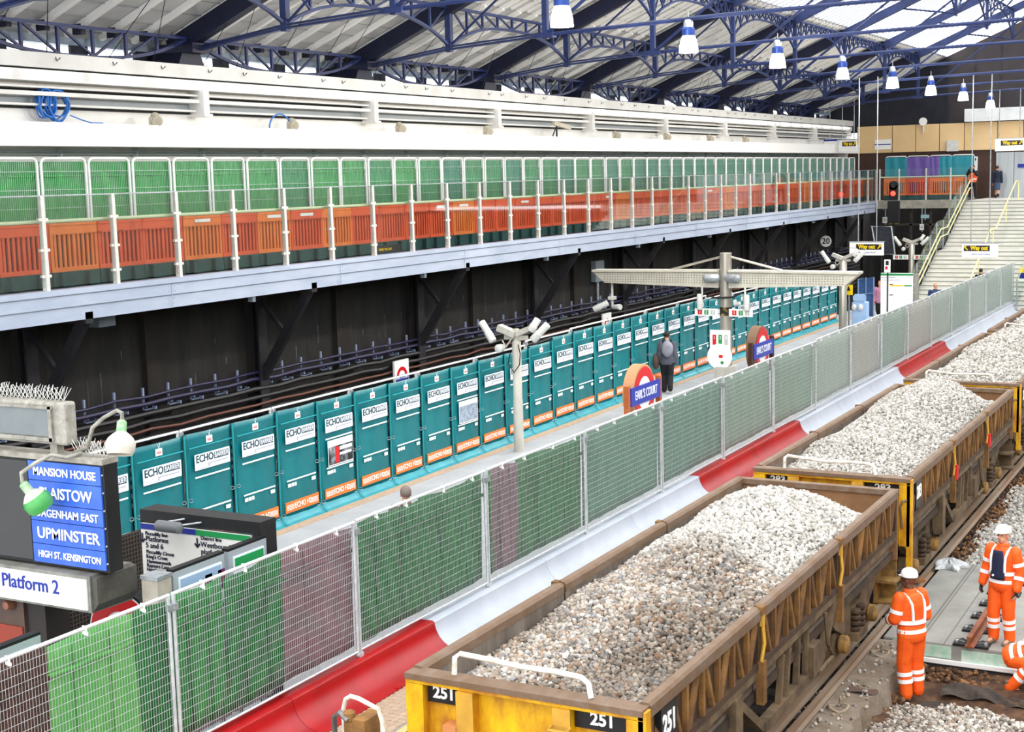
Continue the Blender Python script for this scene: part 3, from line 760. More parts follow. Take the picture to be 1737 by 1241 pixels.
NMG = net('mid_green_net', '3a9444', '277037'); NPK = net('pink_brown_net', '8a6a70', '6c4f55'); NGG = net('grey_green_net', '86a088', '6d8a74')
NPG = net('pale_grey_green_net', '9fae9c', '8b9c8b'); NTG = net('teal_green_net', '5c8a70', '47745e'); NBG = net('beige_net', 'b0ad9f', '969688')
sheets = [(7.8, 10.2, NB, 'dark brown'), (9.32, 10.52, NLG, 'light green'), (10.50, 11.02, NDG, 'narrow dark green'), (11.06, 11.9, NMG, 'mid green'), (11.9, 12.95, NDG, 'dark green'), (12.96, 14.26, NPK, 'pink-brown'),
          (14.4, 16.0, NDG, 'dark green'), (16.0, 17.6, NDG, 'second dark green'), (17.72, 17.98, NMG, 'narrow mid green'), (17.98, 18.8, NPK, 'dull brown'), (18.75, 20.95, NDG, 'broad dark green')]
sheets[0] = (7.2, 9.34, NB, 'dark brown')
for i, (a, b, mm, d) in enumerate(sheets):
    ph = i*1.7; b += .11 if i in (2, 5, 7, 10) else 0
    mb = MB().grid(lambda u, w: (.012*math.sin(11*u*(b-a)+ph+2*w)+.018*math.sin(3.1*u*(b-a)+ph*2), a+(b-a)*u, FZ0+.08+w*(FZ1-FZ0-.14-.02*math.sin(5*u+ph))), 26, 10)
    mb.grid(lambda u, w: (.03+.012*math.sin(11*u*(b-a)+ph+2), a+(b-a)*u, FZ1-.38+w*.05), 20, 1)
    for v in range(2): mb.grid(lambda u, w: (.02+.006*math.sin(9*w), a+(b-a)*(.3+.4*v)+.05*u, FZ0+.1+w*(FZ1-FZ0-.2)), 2, 8)
    o = mb.build('fence_sheet', mm, smooth=True, solid=.004); v = FX-.09
    recenter(o, (0, a, 0)); o.location = (v-.012*(i % 2), a, 0)
    tag(o, f'{d} netting sheet hung behind the mesh fence, {nth(i+1)} from the camera end', 'netting sheet', 'netting sheets behind the fence')
cyc = [(NTG, 'soft green'), (NTG, 'soft green'), (NGG, 'grey-green'), (NGG, 'grey-green'), (NPG, 'pale grey-green'), (NBG, 'beige'), (NGG, 'grey-green'), (NBG, 'beige'), (NPG, 'pale grey-green'), (NGG, 'grey-green'), (NPG, 'pale grey-green'), (NGG, 'grey-green'), (NGG, 'grey-green')]
for j, (mm, d) in enumerate(cyc):
    a = 21.08+3.352*j; b = a+3.335; ph = j*2.1
    mb = MB().grid(lambda u, w: (.012*math.sin(11*u*3.3+ph+2*w)+.018*math.sin(3.1*u*3.3+ph*2), a+(b-a)*u, FZ0+.08+w*(FZ1-FZ0-.13)), 26, 8)
    o = mb.build('fence_sheet', mm, smooth=True, solid=.004); recenter(o, (0, a, 0)); o.location = (FX-.09, a, 0)
    tag(o, f'{d} netting sheet hung behind the mesh fence, {nth(j+12)} from the camera end', 'netting sheet', 'netting sheets behind the fence')
RP = mat('red_grp', 'b00d13', .35, col2='970a10', scale=1.5); WP = mat('white_grp', 'c0c6d0', .4, col2='b0b7c4', scale=1.5)
prof = [(-10.12, 0), (-9.42, 0), (-9.42, .025), (-9.55, .05), (-9.63, .075), (-9.70, .12), (-9.76, .18), (-9.805, .26), (-9.83, .335), (-9.83, .37), (-9.86, .39), (-10.05, .39), (-10.12, .33)]
secs = [(9.6, 15.95, RP), (15.95, 26.0, WP), (26.0, 32.75, RP), (32.75, 42.75, WP), (42.75, 49.6, RP), (49.6, 58.0, WP), (58.0, 66.0, WP)]
rw = 0
for a, b, mm in secs:
    n = max(1, round((b-a)/3.3)); L = (b-a)/n
    for q in range(n):
        rw += 1; y = a+L*q
        mb = MB().prism(prof, 'y', y+.004, y+L-.004)
        if q < n: mb.box(-9.7, -9.42, y+L*.5, y+L*.5+.1, .0255, .04)
        c = 'red' if mm is RP else 'white'
        tag(recenter(mb.build('kerb_barrier', mm, smooth=True), (-9.8, y, 0)), f'curved {c} plastic kerb barrier below the mesh fence, {nth(rw)} from the camera end', 'kerb barrier', 'kerb barriers along the works')
# ------------------------------------------------------------------ ballast wagons
RUST = mat('rusty_wagon_steel', 'a3753a', .8, col2='634424', scale=2.6, amt=.75, detail=9, bump=.25, bscale=30)
RUSTP = mat('side_plate_rust', '57402c', .85, col2='39291d', scale=2.4, amt=.6, detail=8)
RUSTD = mat('dark_rusty_steel', '5a4531', .85, col2='33291f', scale=3, amt=.6, detail=8)
RIM = mat('worn_rim_steel', '7f7064', .7, col2='6b523c', scale=5, amt=.7, detail=8, stretch=(1, .5, 1))
INNER = mat('wagon_lining', '857b70', .8, col2='5f554c', scale=2, amt=.7, detail=8, stretch=(1, 3, .4))
INNERB = mat('wagon_lining_rust', '96704e', .8, col2='7a5638', scale=2, amt=.6, detail=8)
YEL = mat('wagon_yellow', 'f5c400', .5, col2='a8651c', scale=2.3, amt=.45, detail=10, stretch=(1.5, 1.5, .7))
YELW = mat('worn_yellow', 'd9a836', .6, col2='b98a35', scale=3)
OLDW = mat('chipped_white', 'ecebe6', .5, col2='b9aa90', scale=9, amt=.35)
UND = mat('underframe_grime', '7d684c', .85, col2='4a3b2b', scale=3, amt=.6)
WHEEL = mat('wheel_steel', '54504a', .6, .3, col2='3a352f', scale=5)
AXY = mat('axle_cap_yellow', 'b0853c', .7, col2='6d5533', scale=9, amt=.6)
WX, WH, WL = -6.27, 1.29, 9.98
WZ = 1.40
def wagon(k, num, label):
    y0 = 11.77+10.86*k
    t = thing('ballast_wagon', label, 'wagon', (WX, y0, -.78), group='ballast wagons of the works train')
    ZB = .72
    # floor and body sheets
    MB().box(WX-WH+.06, WX+WH-.06, y0+.08, y0+WL-.05, .32, .42).build('floor', RUSTD, t)
    for s in (-1, 1):
        sx = WX+s*WH
        for d in range(3):
            ya, yb = y0+.06+d*(WL-.1)/3, y0+.06+(d+1)*(WL-.1)/3-.05
            mb = MB().box(sx-s*.10, sx-s*.06, ya, yb, ZB, WZ-.04)
            mb.box(sx-s*.07, sx, ya, yb, ZB-.01, ZB+.06)
            n = 7; L = (yb-ya)/n; rb = MB()
            for q in range(n):
                a = ya+L*q; z0, z1 = ZB+.05, WZ-.12
                rb.beam((sx-s*.03, a+.06, z0), (sx-s*.03, a+.06, z1), .055, .06, (0, 1, 0))
                up = q % 2 == d % 2
                p, r_ = (a+.15, a+L-.05) if up else (a+L-.08, a+.16)
                rb.add([(sx-s*.055, p-.05, z0), (sx-s*.055, p+.06, z0), (sx-s*.055, r_+.05, z1), (sx-s*.055, r_-.06, z1), (sx-s*.01, p-.03, z0), (sx-s*.01, p+.03, z0), (sx-s*.01, r_+.03, z1), (sx-s*.01, r_-.03, z1)],
                       [(0,1,2,3),(4,7,6,5),(0,4,5,1),(1,5,6,2),(2,6,7,3),(3,7,4,0)])
            mb.beam((sx-s*.035, yb-.04, ZB), (sx-s*.035, yb-.04, WZ-.1), .06, .06, (0, 1, 0))
            dr = mb.build('side_door', RUSTP, t); rb.build('stiffener_ribs', RUST, dr)
            rm = MB(); rm.prism([(sx-s*.12, WZ-.1), (sx-s*.12, WZ-.01), (sx-s*.09, WZ+.02), (sx-s*.01, WZ+.02), (sx+s*.015, WZ-.01), (sx+s*.015, WZ-.12)], 'y', ya, yb); rm.build('top_rim', RIM, dr)
            ln = MB().box(sx-s*.115, sx-s*.10, ya, yb, .42, WZ-.09); ln.build('lining', INNER, dr)
            if d:
                lk = MB().box(sx-s*.03, sx+s*.035, ya-.055, ya+.005, WZ-.2, WZ-.02).path([(sx+s*.02, ya-.03, WZ-.2), (sx+s*.04, ya-.03, 1.0), (sx+s*.02, ya-.08, .8)], .022, 6); MB().box(sx-s*.04, sx+s*.04, ya-.08, ya+.03, WZ-.06, WZ+.03).build('hinge_block', RUST, dr); MB().box(sx-s*.03, sx+s*.06, ya-.12, ya+.0, .3, .8).build('hinge_foot', RUST, dr)
                lk.build('door_latch', YELW if s > 0 else RIM, dr)
                if k == 1 and s > 0: MB().tube((sx+.06, ya-.03, .72), (sx+.06, ya-.03, .98), .035, 8).build('red_bar', LRED, dr)
    # solebars and truss
    for s in (-1, 1):
        sx = WX+s*(WH-.05)
        mb = MB().box(sx-s*.12, sx+s*.04, y0+.05, y0+WL-.05, ZB-.11, ZB-.02).box(sx-s*.10, sx-s*.04, y0+.05, y0+WL-.05, ZB-.24, ZB-.11)
        ya, yb = y0+2.55, y0+6.0
        if s > 0:
            mb.beam((sx, ya+.9, -.05), (sx, yb-.2, -.05), .12, .12).beam((sx, ya, ZB-.15), (sx, ya+.9, -.05), .1, .1).beam((sx, yb+.5, ZB-.15), (sx, yb-.2, -.05), .1, .1)
            for f in (.3, .42, .62, .8): mb.beam((sx, ya+.9+f*2.2, -.05), (sx, ya+1.1+f*2.0, ZB-.15), .07, .07)
            mb.box(sx-.1, sx+.06, ya-.12, ya+.12, -.1, .62).beam((sx-.6, ya+.9, .0), (sx, ya+.9, -.02), .1, .1)
            mb.path([(sx+.06, yb-.1, ZB-.1), (sx+.1, yb-.1, .2), (sx+.1, yb+.1, -.02), (sx+.1, yb-.5, -.04)], .028, 6)
            mb.box(sx-.05, sx+.1, yb-.75, yb-.4, -.04, .35)
        mb.build('solebar', UND, t)
    MB().box(WX-.5, WX+.5, y0+.1, y0+WL-.1, .1, .34).build('centre_sill', RUSTD, t)
    # bogies
    for by in (y0+1.75, y0+WL-1.75):
        b = MB()
        for s in (-1, 1):
            sx = WX+s*1.02
            b.prism([(by-1.25, .12), (by-1.0, .3), (by-.4, .32), (by-.3, .05), (by+.3, .05), (by+.4, .32), (by+1.0, .3), (by+1.25, .12), (by+1.0, -.05), (by+.45, -.3), (by-.45, -.3), (by-1.0, -.05)], 'x', sx-.05, sx+.06)
            b.box(sx-.1, sx+.18, by-.28, by+.28, -.42, -.3)
        b.box(WX-1.0, WX+1.0, by-.2, by+.2, -.2, .1)
        bo = b.build('bogie', UND, t)
        for s in (-1, 1):
            for q in (-.14, .14):
                sp = MB()
                for c in range(4): sp.lathe([(.07, -.3+.085*c), (.085, -.28+.085*c), (.085, -.25+.085*c), (.07, -.23+.085*c)], (WX+s*1.12, by+q, 0), 10)
                sp.build('spring', RUSTD, bo)
            for wy in (by-.8, by+.8):
                w = MB().lathe([(.39, -.06), (.42, -.07), (.42, -.02), (.38, 0), (.2, .015), (.2, .05), (.38, .06), (.38, .07)], (WX+s*.76, wy, -.36), 22, Matrix.Rotation(PI/2*s, 3, 'Y'))
                w.build('wheel', WHEEL, bo, smooth=True)
                MB().lathe([(.10, .0), (.13, .03), (.13, .12), (.11, .14), (.04, .155)], (WX+s*1.06, wy, -.3), 14, Matrix.Rotation(PI/2*s, 3, 'Y')).build('axle_cap', AXY, bo, smooth=True)
                MB().prism([(wy-.2, -.12), (wy+.2, -.12), (wy+.3, -.5), (wy-.3, -.5)], 'x', WX+s*.98-.06, WX+s*.98+.06).build('axle_box', UND, bo)
    for ax in (y0+.95, y0+2.55, y0+WL-.95, y0+WL-2.55): MB().tube((WX-.8, ax, -.36), (WX+.8, ax, -.36), .07).build('axle', WHEEL, t)
    # front end, painted yellow
    e = MB().box(WX-WH, WX+WH, y0+.03, y0+.09, .3, WZ-.06)
    for a, b_ in ((-WH, -WH+.2), (-.69, -.52), (.37, .54), (WH-.17, WH)): e.box(WX+a, WX+b_, y0-.1, y0+.03, .3, WZ-.105)
    e.box(WX-WH, WX+WH, y0-.1, y0+.03, WZ-.10, WZ-.06)
    ew = e.build('end_wall', YEL, t)
    for a, b_ in ((-.69, -.52), (.37, .54)): MB().box(WX+a-.01, WX+b_+.01, y0-.12, y0-.1, .3, WZ-.11).build('pillar_face', YELW, ew)
    MB().box(WX-WH, WX+WH, y0-.12, y0+.1, WZ-.06, WZ).build('end_rim', RIM, ew)
    MB().box(WX-WH+.02, WX+WH-.02, y0+.09, y0+.1, .4, WZ-.06).build('end_lining', INNERB, ew)
    for s, xa, xb in ((-1, WX-WH+.205, WX-.70), (1, WX+.57, WX+WH-.175)):
        pl = MB().box(xa, xb, y0-.012, y0+.028, WZ-.30, WZ-.103) if s < 0 else MB().box(xa-.02, xb, y0-.012, y0+.028, WZ-.30, WZ-.103)
        pl = pl.build('number_plate', LBLACK, ew)
        if num: text(num, .12, LWHITE, pl, ((xa+xb)/2+0, y0-.017, WZ-.195), bold=.03)
    MB().path([(WX-.8, y0+.04, WZ), (WX-.8, y0+.06, WZ+.17), (WX-.76, y0+.1, WZ+.2), (WX-.5, y0+.17, WZ+.16), (WX-.1, y0+.18, WZ+.13), (WX+.3, y0+.12, WZ+.16), (WX+.6, y0+.05, WZ+.17), (WX+.68, y0+.03, WZ+.13), (WX+.72, y0, WZ)], .028, 8).build('hand_rail', OLDW, ew, smooth=True)
    MB().path([(WX+.36, y0-.12, 1.12), (WX+.36, y0-.2, 1.1), (WX+.55, y0-.2, 1.1), (WX+.55, y0-.12, 1.12)], .015, 6).build('step_iron', YELW, ew)
    MB().box(WX-.85, WX-.70, y0-.14, y0+.02, .72, .93).box(WX-.87, WX-.70, y0-.18, y0+.02, .56, .62).build('lamp_bracket', mat('faded_orange', 'c98450', .7), ew)
    MB().path([(WX-.5, y0-.13, .3), (WX-.5, y0-.17, .6), (WX-.48, y0-.17, .66), (WX-.44, y0-.13, .66)], .02, 6).build('grab_handle', RIM, ew)
    MB().path([(WX+WH-.12, y0-.11, .6), (WX+WH-.14, y0-.17, .95), (WX+WH-.1, y0-.17, 1.05), (WX+WH-.05, y0-.11, 1.05)], .02, 6).build('grab_handle', RIM, ew)
    # side corner post of the front end carries the number again
    sx = WX+WH
    MB().box(sx-.05, sx+.03, y0-.1, y0+.02, -.1, WZ-.02).build('corner_post', YEL, t)
    pl = MB().box(sx-.05, sx+.008, y0+.32, y0+.72, ZB+.1, WZ-.13).build('side_number_plate', LBLACK, t)
    if num: text(num, .2, LWHITE, pl, (sx+.012, y0+.52, ZB+.35), (0, 1, 0), bold=.03, sx=.8)
    # rear end
    r_ = MB().box(WX-WH, WX+WH, y0+WL-.08, y0+WL-.02, .3, WZ-.05).build('rear_wall', INNERB, t)
    MB().box(WX-WH, WX+WH, y0+WL-.12, y0+WL+.02, WZ-.08, WZ).build('rear_rim', RIM, r_)
    MB().box(WX-.25, WX+.25, y0-.5, y0+.05, -.0, .28).lathe([(.1, 0), (.1, .3)], (WX, y0-.5, .12), 10, Matrix.Rotation(PI/2, 3, 'X')).build('coupling', UND, t)
    MB().box(WX+WH-.3, WX+WH-.26, y0+WL-.3, y0+WL, -.32, .4).box(WX+WH-.3, WX+WH+.06, y0+WL-.32, y0+WL+.02, -.35, -.31).box(WX+WH-.3, WX+WH+.04, y0+WL-.32, y0+WL+.02, -.02, .02).box(WX+WH-.3, WX+WH-.02, y0+WL-.01, y0+WL+.02, -.32, .4).build('foot_step', AXY if k == 0 else UND, t)
    return t
wlab = ['nearest rust-brown ballast wagon, yellow end numbered 251', 'second ballast wagon with a yellow end numbered 283', 'third ballast wagon of the train, its yellow end half hidden by stone', 'farthest ballast wagon, at the right edge by the fence end']
for k, n in enumerate(('251', '283', '253', '')): wagon(k, n, wlab[k])
# ------------------------------------------------------------------ crushed stone
ICO_V = ICO_F = None
def ico():
    t = (1+5**.5)/2
    v = np.array([(-1,t,0),(1,t,0),(-1,-t,0),(1,-t,0),(0,-1,t),(0,1,t),(0,-1,-t),(0,1,-t),(t,0,-1),(t,0,1),(-t,0,-1),(-t,0,1)], float); v /= np.linalg.norm(v[0])
    f = np.array([(0,11,5),(0,5,1),(0,1,7),(0,7,10),(0,10,11),(1,5,9),(5,11,4),(11,10,2),(10,7,6),(7,1,8),(3,9,4),(3,4,2),(3,2,6),(3,6,8),(3,8,9),(4,9,5),(2,4,11),(6,2,10),(8,6,7),(9,8,1)])
    return v, f
ICO_V, ICO_F = ico()
def stones(name, centres, size, material, label, cat='ballast', origin=None, base=None):
    n = len(centres); rng = RNG
    q = rng.normal(size=(n, 4)); q /= np.linalg.norm(q, axis=1)[:, None]
    w, x, y, z = q.T
    R = np.stack([1-2*(y*y+z*z), 2*(x*y-z*w), 2*(x*z+y*w), 2*(x*y+z*w), 1-2*(x*x+z*z), 2*(y*z-x*w), 2*(x*z-y*w), 2*(y*z+x*w), 1-2*(x*x+y*y)], 1).reshape(n, 3, 3)
    sc = size*rng.uniform(.62, 1.3, (n, 1))*rng.uniform(.68, 1.15, (n, 3))
    loc = ICO_V[None]*(1+rng.uniform(-.28, .22, (n, 12, 1)))*sc[:, None, :]
    V = np.einsum('nij,nkj->nki', R, loc)+np.asarray(centres)[:, None, :]
    F = (ICO_F[None]+12*np.arange(n)[:, None, None]).reshape(-1, 3)
    V = V.reshape(-1, 3)
    if base is not None:
        bv, bf = base; off = len(V); V = np.concatenate([V, np.array(bv)])
    if origin is not None: V = V-np.array(origin)
    me = bpy.data.meshes.new(name); nv = len(V)
    faces = F.tolist()
    if base is not None: faces += [tuple(i+off for i in f) for f in bf]
    me.from_pydata(V.tolist(), [], faces); me.materials.append(material)
    o = put(name, me)
    if origin is not None: o.location = origin
    return tag(o, label, cat, kind='stuff')
def scatter(x0, x1, y0, y1, pitch, hfun, layers=1, size=.03, keep=None):
    pts = []
    for L in range(layers):
        nx, ny = int((x1-x0)/pitch), int((y1-y0)/pitch)
        gx, gy = np.meshgrid((np.arange(nx)+.5)/nx, (np.arange(ny)+.5)/ny)
        X = x0+(x1-x0)*gx.ravel()+RNG.uniform(-.5, .5, nx*ny)*pitch; Y = y0+(y1-y0)*gy.ravel()+RNG.uniform(-.5, .5, nx*ny)*pitch
        X = np.clip(X, x0, x1); Y = np.clip(Y, y0, y1)
        if keep is not None:
            kk = keep(X, Y); X, Y = X[kk], Y[kk]
        Z = hfun(X, Y)-L*size*.6+RNG.uniform(-.35, .45, len(X))*size
        pts.append(np.stack([X, Y, Z], 1))
    return np.concatenate(pts)
def hgrid(x0, x1, y0, y1, nx, ny, hfun, drop):
    xs = np.linspace(x0, x1, nx+1); ys = np.linspace(y0, y1, ny+1); v = []
    for yy in ys:
        for xx in xs: v.append((xx, yy, float(hfun(np.array([xx]), np.array([yy]))[0])-drop))
    f = [(j*(nx+1)+i, j*(nx+1)+i+1, (j+1)*(nx+1)+i+1, (j+1)*(nx+1)+i) for j in range(ny) for i in range(nx)]
    return v, f
STONE = stone_mat('granite_ballast', [(0, '7f7a74'), (.22, 'a9a29a'), (.45, 'c9c4bc'), (.62, 'a58c78'), (.75, 'd6d2cc'), (.9, '8d8c8e'), (1, 'e4e1db')], dirt=0)
STONEM = stone_mat('mixed_ballast', [(0, '79736d'), (.2, '9a9187'), (.4, 'bfb6aa'), (.55, 'a0826a'), (.7, 'cfc8be'), (.85, '86888d'), (1, 'e2dcd3')], dirt=.62, pale=[(0, '8f8b85'), (.3, 'b9b6b0'), (.6, 'cdcac4'), (.8, 'a49e95'), (1, 'dedbd5')])
STONEW = stone_mat('pale_ballast', [(0, '8f8b85'), (.3, 'b9b6b0'), (.6, 'cdcac4'), (.8, 'a49e95'), (1, 'dedbd5')])
XA, XB = WX-WH+.14, WX+WH-.15
def heap_h(prof):
    ys, hs = [p[0] for p in prof], [p[1] for p in prof]
    def h(X, Y):
        c = np.interp(Y, ys, hs); u = (X-WX)/(WH-.1)
        e = np.minimum(c, 1.14+.06*np.sin(Y*1.3))
        return e+(c-e)*np.clip(1-np.abs(u)**1.8, 0, 1)+.03*np.sin(3.1*Y+2*X)+.02*np.sin(5*X-2.2*Y)
    return h
def heap(k, prof, pitch, size, material, label, layers=2, split=None):
    y0 = 11.77+10.86*k; prof = [(y0+a, b) for a, b in prof]; h = heap_h(prof); ya, yb = prof[0][0], prof[-1][0]
    ya = max(ya, y0+.16)
    c = scatter(XA, XB, ya, yb, pitch, h, layers, size)
    return stones('ballast_heap', c, size, material, label, 'ballast', (WX, y0+4, .42), hgrid(XA-.02, XB+.02, ya-.02, yb, 14, 40, h, size*.9))
heap(0, [(.1, 1.12), (1.2, 1.2), (2.6, 1.38), (3.3, 1.42), (4.2, 1.5), (5.6, 1.72), (6.9, 1.82), (7.8, 1.78), (8.4, 1.6), (9.2, 1.05), (9.85, .72)], .052, .035, STONEM, 'mixed grey and brown crushed stone heaped in wagon 251', 2)
heap(1, [(.1, 1.1), (1.0, 1.26), (2.4, 1.5), (5, 1.76), (7.0, 1.86), (8.2, 1.8), (9.0, 1.45), (9.85, 1.0)], .058, .034, STONEW, 'pale crushed stone heaped in wagon 283', 2)
heap(2, [(.1, 1.15), (1.2, 1.45), (4, 1.7), (7, 1.8), (8.6, 1.7), (9.85, 1.2)], .075, .042, STONEW, 'pale crushed stone heaped in the third wagon', 1)
heap(3, [(.1, 1.15), (1.2, 1.45), (4, 1.75), (7, 1.8), (9.85, 1.3)], .09, .05, STONEW, 'pale crushed stone heaped in the farthest wagon', 1)
# ------------------------------------------------------------------ rails, slabs and ground to the right of the train
RAILM = mat('rail_rust', '8a6244', .55, .2, col2='a08f7c', scale=1.5, amt=.6, stretch=(1, .2, 1)); RAILH = mat('bright_rust_rail', '9a5630', .6, col2='6e3a20', scale=3)
def rail(x, y0, y1, zf, name, label, material=None, h=.15):
    pr = [(-.07, 0), (.07, 0), (.07, .012), (.012, .03), (.012, h-.04), (.036, h-.03), (.036, h), (-.036, h), (-.036, h-.03), (-.012, h-.04), (-.012, .03), (-.07, .012)]
    mb = MB().prism([(x+a, zf+b) for a, b in pr], 'y', y0, y1)
    return tag(recenter(mb.build(name, material or RAILM), (x, y0, zf)), label, 'rail')
RZ = -.93
rail(-5.5, 6, 60, RZ, 'running_rail', 'outer running rail beside the wagons, nearest the wagon wheels')
MB().box(-7.08, -7.0, 6, 60, RZ, RZ+.15).struct('track_rail_inner', RAILM)
rail(-5.26, 6, 60, RZ, 'check_rail', 'second rail lying close alongside the outer running rail', h=.12)
SLP = mat('sleeper_grey', '4d463f', .9, col2='2f2a26', scale=4)
for i in range(28):
    y = 14.2+.72*i
    tag(recenter(MB().box(-7.6, -5.2, y, y+.25, -1.15, -.935).build('sleeper', SLP), (-6.4, y, -1.15)), f'dark sleeper under the wagons, {nth(i+1)} from the camera end', 'sleeper', 'sleepers under the train')
MB().box(-7.95, -5.15, 6, 62, -1.35, -1.0).struct('ground_bed', mat('bed_dark', '26221f', .95, col2='3a332d', scale=5, bump=.7, bscale=30))
CONC = mat('rough_concrete', '94887c', .85, col2='70614f', scale=2.5, amt=.6, detail=9, bump=.35, bscale=20)
def strip(u, w):
    y = 8+u*13.3; e = .025*math.sin(3*y)+.012*math.sin(13*y)
    return (-5.14+w*(.52+e+.03*math.sin(29*y)), y, -.86)
mb = MB(); n = 90
top = [[strip(i/n, 0), strip(i/n, 1)] for i in range(n+1)]
for a, b in zip(top, top[1:]):
    mb.add([a[0], a[1], b[1], b[0], (a[1][0]+.06, a[1][1], -1.35), (b[1][0]+.06, b[1][1], -1.35)], [(0, 1, 2, 3), (1, 4, 5, 2)])
mb.add([top[-1][0], top[-1][1], (top[-1][1][0], 21.3, -1.35), (top[-1][0][0], 21.3, -1.35)], [(0, 1, 2, 3)])
mb.struct('trim_21', CONC)
CONS = mat('slab_concrete', '9a9993', .8, col2='84827c', scale=2, amt=.5, detail=9, bump=.12, bscale=30)
GRNP = mat('green_splash', '6fbf9c', .7, col2='c9d3c8', scale=7, amt=.6)
SLX0, SLX1, SLY0, SLY1, SLZ = -5.12, -2.2, 21.45, 26.1, -.86
t = thing('concrete_slab', 'grey precast concrete slab in the track bed, green paint on its front edge', 'slab', (SLX0, SLY0, -1.3))
MB().box(SLX0, SLX1, SLY0, SLY1, -1.2, SLZ).build('slab_body', CONS, t, bevel=.015)
MB().box(-4.63, -4.6, SLY0, SLY1, SLZ, SLZ+.004).box(-4.57, -4.55, SLY0, SLY1, SLZ, SLZ+.004).box(-4.22, -4.2, SLY0, SLY1, SLZ, SLZ+.004).build('joint', mat('joint_grey', '6f6d68', .8), t)
MB().box(-4.98, -4.62, SLY0-.006, SLY0, -1.1, SLZ-.02).box(-4.55, -4.1, SLY0-.006, SLY0, -1.08, SLZ-.03).box(-3.95, -3.3, SLY0-.006, SLY0, -1.16, SLZ-.06).build('paint_splash', GRNP, t)
MB().box(SLX0+.5, SLX1, SLY0-.06, SLY0, -1.16, -1.1).build('lower_lip', LWHITE, t)
MB().box(SLX0, SLX1, SLY0-.02, SLY1, -1.35, -1.2).struct('trim_22', mat('slab_bedding', '3b3a3d', .9, col2='524d48', scale=3))
r = rail(-3.82, SLY0-.12, 25.7, SLZ+.03, 'loose_rail', 'short rust-orange rail fixed on the concrete slab', RAILH, .16)
for i in range(6):
    y = SLY0+.12+.72*i
    t = thing('rail_fastening', f'rail base plate with black clips on the slab, {nth(i+1)} from the camera', 'rail fastening', (-3.82, y, SLZ), group='rail fastenings on the slab')
    MB().box(-.26, .26, -.14, .14, 0, .028).build('base_plate', BLACK, t, local=True)
    for s in (-1, 1):
        MB().path([(s*.09, -.07, .05), (s*.16, -.08, .07), (s*.2, -.02, .05), (s*.2, .05, .05), (s*.14, .08, .06), (s*.09, .03, .05)], .014, 6).build('clip', mat('clip_grey', '6b6a68', .5, .4), t, local=True)
        MB().lathe([(.03, .028), (.03, .07), (.012, .08)], (s*.21, -.06, 0), 6).build('bolt', STEEL, t, local=True)
# crumpled plastic
def crump(u, w):
    a = 2*PI*u; t_ = w*PI/2; r_ = 1+.28*math.sin(5*a+3*w)+.15*math.sin(11*a)
    return (-4.98+.26*r_*math.cos(a)*math.cos(t_), 25.75+.22*r_*math.sin(a)*math.cos(t_), SLZ+.005+.13*math.sin(t_)*(1+.35*math.sin(9*a)))
tag(recenter(MB().grid(crump, 44, 9).build('plastic_bag', mat('crumpled_plastic', 'd9dcde', .2, col2='b3b7ba', scale=20)), (-4.98, 25.75, SLZ)), 'crumpled clear plastic bag at the far corner of the slab', 'plastic bag')
# pit floor, dirt and loose ballast
DIRT = mat('brown_dirt', '7a583c', .95, col2='3d2a1e', scale=4, amt=.7, detail=10, bump=.8, bscale=22)
def dh(X, Y): return -1.24+.05*np.sin(2.3*X+Y)+.05*np.sin(3.1*Y)+.16*np.exp(-((X+4.85)/.35)**2)*np.clip((Y-18.6)/1.2, 0, 1)
v, f = hgrid(-5.15, 6, 17, 21.46, 60, 40, dh, 0)
MB().add(v, f).struct('ground_pit', DIRT)
def lumps(n, x0, x1, y0, y1, z, s, material, name, label, cat):
    return stones(name, np.stack([RNG.uniform(x0, x1, n), RNG.uniform(y0, y1, n), z+RNG.uniform(0, s, n)], 1), s, material, label, cat, ((x0+x1)/2, (y0+y1)/2, z))
CLOD = stone_mat('dirt_clods', [(0, '3b2b20'), (.4, '5f4432'), (.7, '7d5a3c'), (1, '9a6f45')])
lumps(420, -4.6, -4.42, 19.6, 21.3, -1.2, .045, CLOD, 'dirt_clods', 'brown lumps of earth beside the concrete edge', 'earth')
lumps(240, -4.4, -2, 20.75, 21.35, -1.24, .05, CLOD, 'dirt_clods', 'lumps of orange-brown earth along the foot of the slab', 'earth')
TARP = mat('black_sheeting', '2b2623', .7, col2='473b33', scale=5, bump=.6, bscale=12)
mb = MB().grid(lambda u, w: (-4.0+2.4*u, 20.2+.3*w+.08*math.sin(9*u), -1.22+.13*math.sin(PI*w)*(.7+.4*math.sin(11*u))+.03*math.sin(31*u+9*w)), 60, 10)
tag(recenter(mb.build('crumpled_sheeting', TARP), (-3.2, 20.3, -1.2)), 'strip of crumpled black sheeting lying behind the near ballast', 'sheeting')
BALN = stone_mat('track_ballast', [(0, '7d756d'), (.25, 'a89f95'), (.5, 'cdc7bd'), (.65, '9e8674'), (.8, 'ddd9d2'), (1, 'efece6')], dirt=.4)
def nb(X, Y): return -1.17+.03*np.sin(3*X)+.03*np.sin(2.7*Y+X)
c = scatter(-4.75, -1.6, 17.0, 19.75, .058, nb, 2, .036, keep=lambda X, Y: Y < 19.72+.12*np.sin(5*X)-.9*np.clip(-X-4.35, 0, 1)*2)
stones('loose_ballast', c, .036, BALN, 'pale loose ballast in the pit at the bottom right', 'ballast', (-3, 18, -1.2))
def fb(X, Y): return -1.0+.42*np.clip((X+4.9)/1.6, 0, 1)*np.clip((Y-27)/4, 0, 1)+.05*np.sin(1.7*Y+2*X)
c = scatter(-5.05, -1.5, 26.2, 46, .085, fb, 1, .05)
